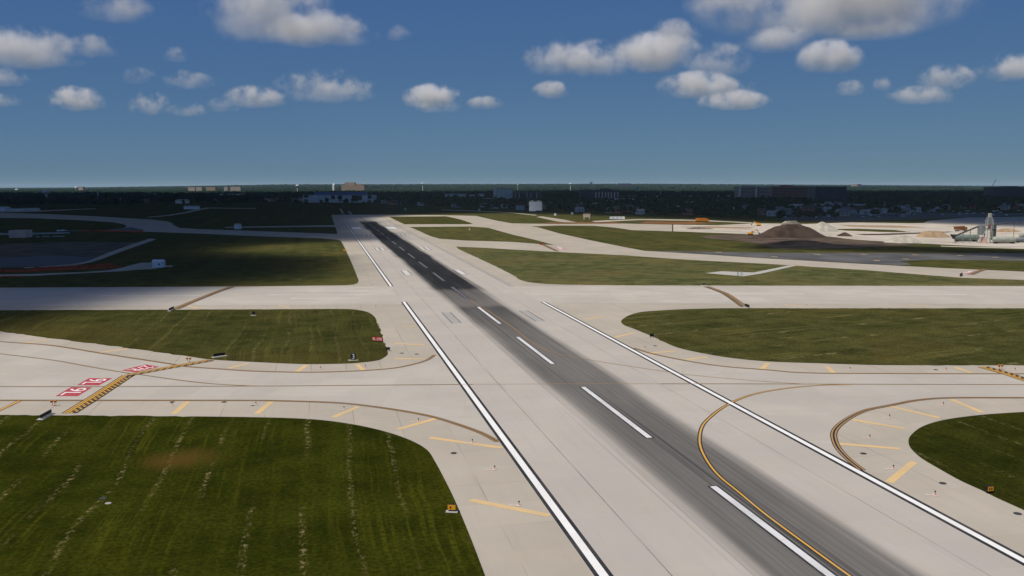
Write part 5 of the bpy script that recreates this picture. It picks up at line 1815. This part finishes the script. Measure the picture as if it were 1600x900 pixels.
for args in (
    ('big two tiered cloud at the top left of centre', 330, 520, -42, 60, 1.0), ('lower flat tail of the big top left cloud', 425, 595, 30, 74, 1.0),
    ('ragged thin cloud left of the big top cloud', 145, 252, 0, 40, 0.85), ('wide grey white cloud at the upper left edge', -30, 128, 50, 104, 1.0),
    ('small bright cloud right of the wide left edge cloud', 118, 206, 62, 92, 0.9), ('faint scrap under the wide left edge cloud', 60, 150, 88, 108, 0.45),
    ('little round cloud alone under the big top cloud', 262, 304, 77, 101, 1.15), ('small puff at the left edge, upper of three', 2, 58, 109, 136, 0.9),
    ('thin grey cloud between two puffs on the left', 198, 258, 110, 134, 0.5), ('flat oval cloud left of centre', 265, 344, 115, 141, 0.8),
    ('flat small puff at the left edge, middle of three', -8, 50, 148, 167, 0.9), ('tiny flat puff at the left edge, lowest of three', -12, 20, 172, 186, 0.9),
    ('bright peaked small cloud low on the left', 92, 172, 139, 174, 1.2), ('low double layered cloud left of the long one', 212, 278, 147, 180, 0.9),
    ('low flat tail of the double layered cloud', 268, 336, 162, 182, 0.8), ('small low bump before the long cloud', 330, 384, 154, 176, 0.6),
    ('bright bumpy left end of the long low cloud', 352, 452, 138, 168, 0.9), ('long low grey cloud left of centre', 440, 590, 116, 158, 0.85),
    ('tiny slanted cloud right of the big top left cloud', 602, 646, 44, 68, 1.1), ('bright heaped cloud low near the middle', 632, 722, 137, 168, 1.25),
    ('thin flat foot under the bright heaped cloud', 640, 740, 158, 177, 0.5), ('small flat cloud right of the bright heaped one', 732, 786, 154, 172, 0.8),
    ('small lone cloud in the middle under the wide bank', 832, 888, 132, 155, 1.1), ('left arched end of the wide bank', 815, 905, 70, 118, 1.1),
    ('soft middle of the wide bank', 870, 978, 74, 122, 1.1), ('bright heaped middle of the wide bank', 952, 1088, 60, 112, 1.25),
    ('faint right end of the wide bank', 1062, 1165, 76, 122, 0.9), ('puff riding above the wide bank', 998, 1090, 41, 74, 1.1),
    ('flat ragged cloud under the right of the wide bank', 1025, 1148, 119, 154, 1.05), ('tiny cloud right of the flat ragged one', 1148, 1182, 131, 148, 0.7),
    ('lowest flat cloud right of centre', 1088, 1192, 146, 172, 1.1), ('huge bright cloud cut by the top right edge', 1080, 1480, -56, 50, 1.05),
    ('flat shelf under the huge top right cloud', 1282, 1420, 34, 66, 1.0), ('rounded cloud under the left of the huge one', 1150, 1268, 50, 84, 0.95),
    ('bright two humped cloud on the right', 1238, 1334, 72, 116, 1.15), ('small round puff right of centre, left of a pair', 1298, 1340, 130, 152, 1.15),
    ('small faint puff right of centre, right of a pair', 1350, 1384, 126, 146, 0.9), ('smooth humped cloud near the right edge', 1424, 1506, 108, 141, 1.15),
    ('thin ragged cloud under the smooth humped one', 1380, 1484, 140, 164, 0.65), ('bright cloud cut by the right edge', 1514, 1650, 88, 128, 1.1)):
    cloud(*args)


# the broad cloud overhead whose shadow lies across the far field
def shadow_deck(name, px, base, seed, tmax=260, cell=26.0, grow=1.5, rag=60):
    P = np.array(GL(px))
    off = np.array([to_sun.x, to_sun.y]) / to_sun.z * base
    lo, hi = P.min(0) - 60, P.max(0) + 60
    nx, ny = int((hi[0] - lo[0]) / cell) + 1, int((hi[1] - lo[1]) / cell) + 1
    X, Y = np.meshgrid(lo[0] + np.arange(nx) * cell, lo[1] + np.arange(ny) * cell, indexing='ij')
    ins = np.zeros(X.shape, bool)
    dist = np.full(X.shape, 1e9)
    for i in range(len(P)):
        a, b = P[i], P[(i + 1) % len(P)]
        cond = ((a[1] > Y) != (b[1] > Y))
        with np.errstate(divide='ignore', invalid='ignore'):
            xi = (b[0] - a[0]) * (Y - a[1]) / (b[1] - a[1] + 1e-12) + a[0]
        ins ^= cond & (X < xi)
        ab = b - a
        t = np.clip(((X - a[0]) * ab[0] + (Y - a[1]) * ab[1]) / (ab @ ab + 1e-9), 0, 1)
        dist = np.minimum(dist, np.hypot(X - a[0] - t * ab[0], Y - a[1] - t * ab[1]))
    g = np.random.default_rng(seed)
    wob = np.zeros(X.shape)
    for f_, am in ((1 / 420, 1.0), (1 / 190, 0.6), (1 / 90, 0.35), (1 / 55, 0.2)):
        for _ in range(3):
            a_ = g.uniform(0, 6.28); ph = g.uniform(0, 6.28)
            wob += am / 3 * np.sin(6.28 * f_ * (X * math.cos(a_) + Y * math.sin(a_)) + ph)
    d = np.where(ins, dist, -dist) + wob * rag * 0.35
    T = np.clip(d * grow, 0, tmax) * (0.9 + 0.1 * wob) + np.clip((d - 150) / 100, 0, 1) * 30 * (wob + 1)
    T = np.maximum(T, 0) * (d > 0)
    inside = T > 0
    cellm = inside[:-1, :-1] | inside[1:, :-1] | inside[:-1, 1:] | inside[1:, 1:]
    idx = np.arange(nx * ny).reshape(nx, ny)
    a, b, c, e = idx[:-1, :-1][cellm], idx[1:, :-1][cellm], idx[1:, 1:][cellm], idx[:-1, 1:][cellm]
    n = nx * ny
    top = np.concatenate([np.stack([a, b, c], 1), np.stack([a, c, e], 1)])
    bot = np.concatenate([np.stack([a, c, b], 1), np.stack([a, e, c], 1)]) + n
    bz = base - np.clip(T, 0, 30) * 0.5
    V = np.concatenate([np.stack([X.ravel() + off[0], Y.ravel() + off[1], (base + T).ravel()], 1), np.stack([X.ravel() + off[0], Y.ravel() + off[1], bz.ravel()], 1)])
    weld = np.where((T.ravel() <= 0), np.arange(n), np.arange(n) + n)
    bot = weld[bot - n]
    Fc = np.concatenate([top[(T.ravel()[top] > 0).any(1)], bot[(bot >= n).any(1)]])
    used_ = np.unique(Fc)
    rem = np.zeros(len(V), int); rem[used_] = np.arange(len(used_))
    o = link(name, np_mesh(name, V[used_], rem[Fc]), DM)
    return struct(o, 'stuff')


DM = bpy.data.materials.new('overhead_cloud')
DM.use_nodes = True
DM.node_tree.nodes.remove(DM.node_tree.nodes['Principled BSDF'])
vol = DM.node_tree.nodes.new('ShaderNodeVolumePrincipled')
vol.inputs['Density'].default_value = 0.042
vol.inputs['Color'].default_value = (0.90, 0.90, 0.91, 1)
DM.node_tree.links.new(vol.outputs[0], DM.node_tree.nodes['Material Output'].inputs['Volume'])
DM.cycles.homogeneous_volume = True

shadow_deck('overhead_cloud', [(-700, 620), (-100, 560), (30, 518), (150, 490), (270, 467), (410, 450.5), (530, 433), (566, 418), (568, 407), (540, 400), (450, 396), (370, 391.5), (390, 387.5), (450, 383), (540, 379), (620, 376.5), (640, 374),
                               (625, 368), (610, 362), (612, 357), (600, 352), (590, 346), (592, 341), (640, 337), (700, 334.5), (800, 333.5), (900, 336.5), (1000, 340.5), (1100, 344), (1180, 348), (1280, 348.5), (1400, 347.5), (1440, 349.3),
                               (1520, 352), (1640, 357), (1900, 358), (2300, 330), (2100, 302), (1500, 301), (1200, 302.5), (900, 300.5), (600, 303), (500, 302.5), (300, 305), (100, 304), (-400, 305)], 1250.0, 3, rag=7, grow=0.85, tmax=300)
shadow_deck('overhead_cloud', [(1190, 379), (1300, 381), (1450, 386), (1640, 392), (1900, 395), (1900, 408), (1640, 405), (1450, 396), (1250, 391), (1150, 388)], 1250.0, 5, tmax=30, cell=8, grow=3, rag=8)


# thin summer air between here and the horizon
HZ = bpy.data.materials.new('haze')
HZ.use_nodes = True
HZ.node_tree.nodes.remove(HZ.node_tree.nodes['Principled BSDF'])
vol = HZ.node_tree.nodes.new('ShaderNodeVolumePrincipled')
vol.inputs['Density'].default_value = 2.4e-5
vol.inputs['Color'].default_value = (0.62, 0.84, 1.0, 1)
HZ.node_tree.links.new(vol.outputs[0], HZ.node_tree.nodes['Material Output'].inputs['Volume'])
hb = MB(); hb.box(-47000, 47000, -43000, 47000, -1.0, 140.0)
struct(hb.build('haze', HZ), 'stuff')

S.view_settings.view_transform = 'Standard'
S.view_settings.look = 'None'
S.view_settings.exposure = 0
S.view_settings.gamma = 1
S.cycles.use_denoising = True
S.cycles.max_bounces = 8
S.cycles.volume_bounces = 5
S.cycles.transparent_max_bounces = 16
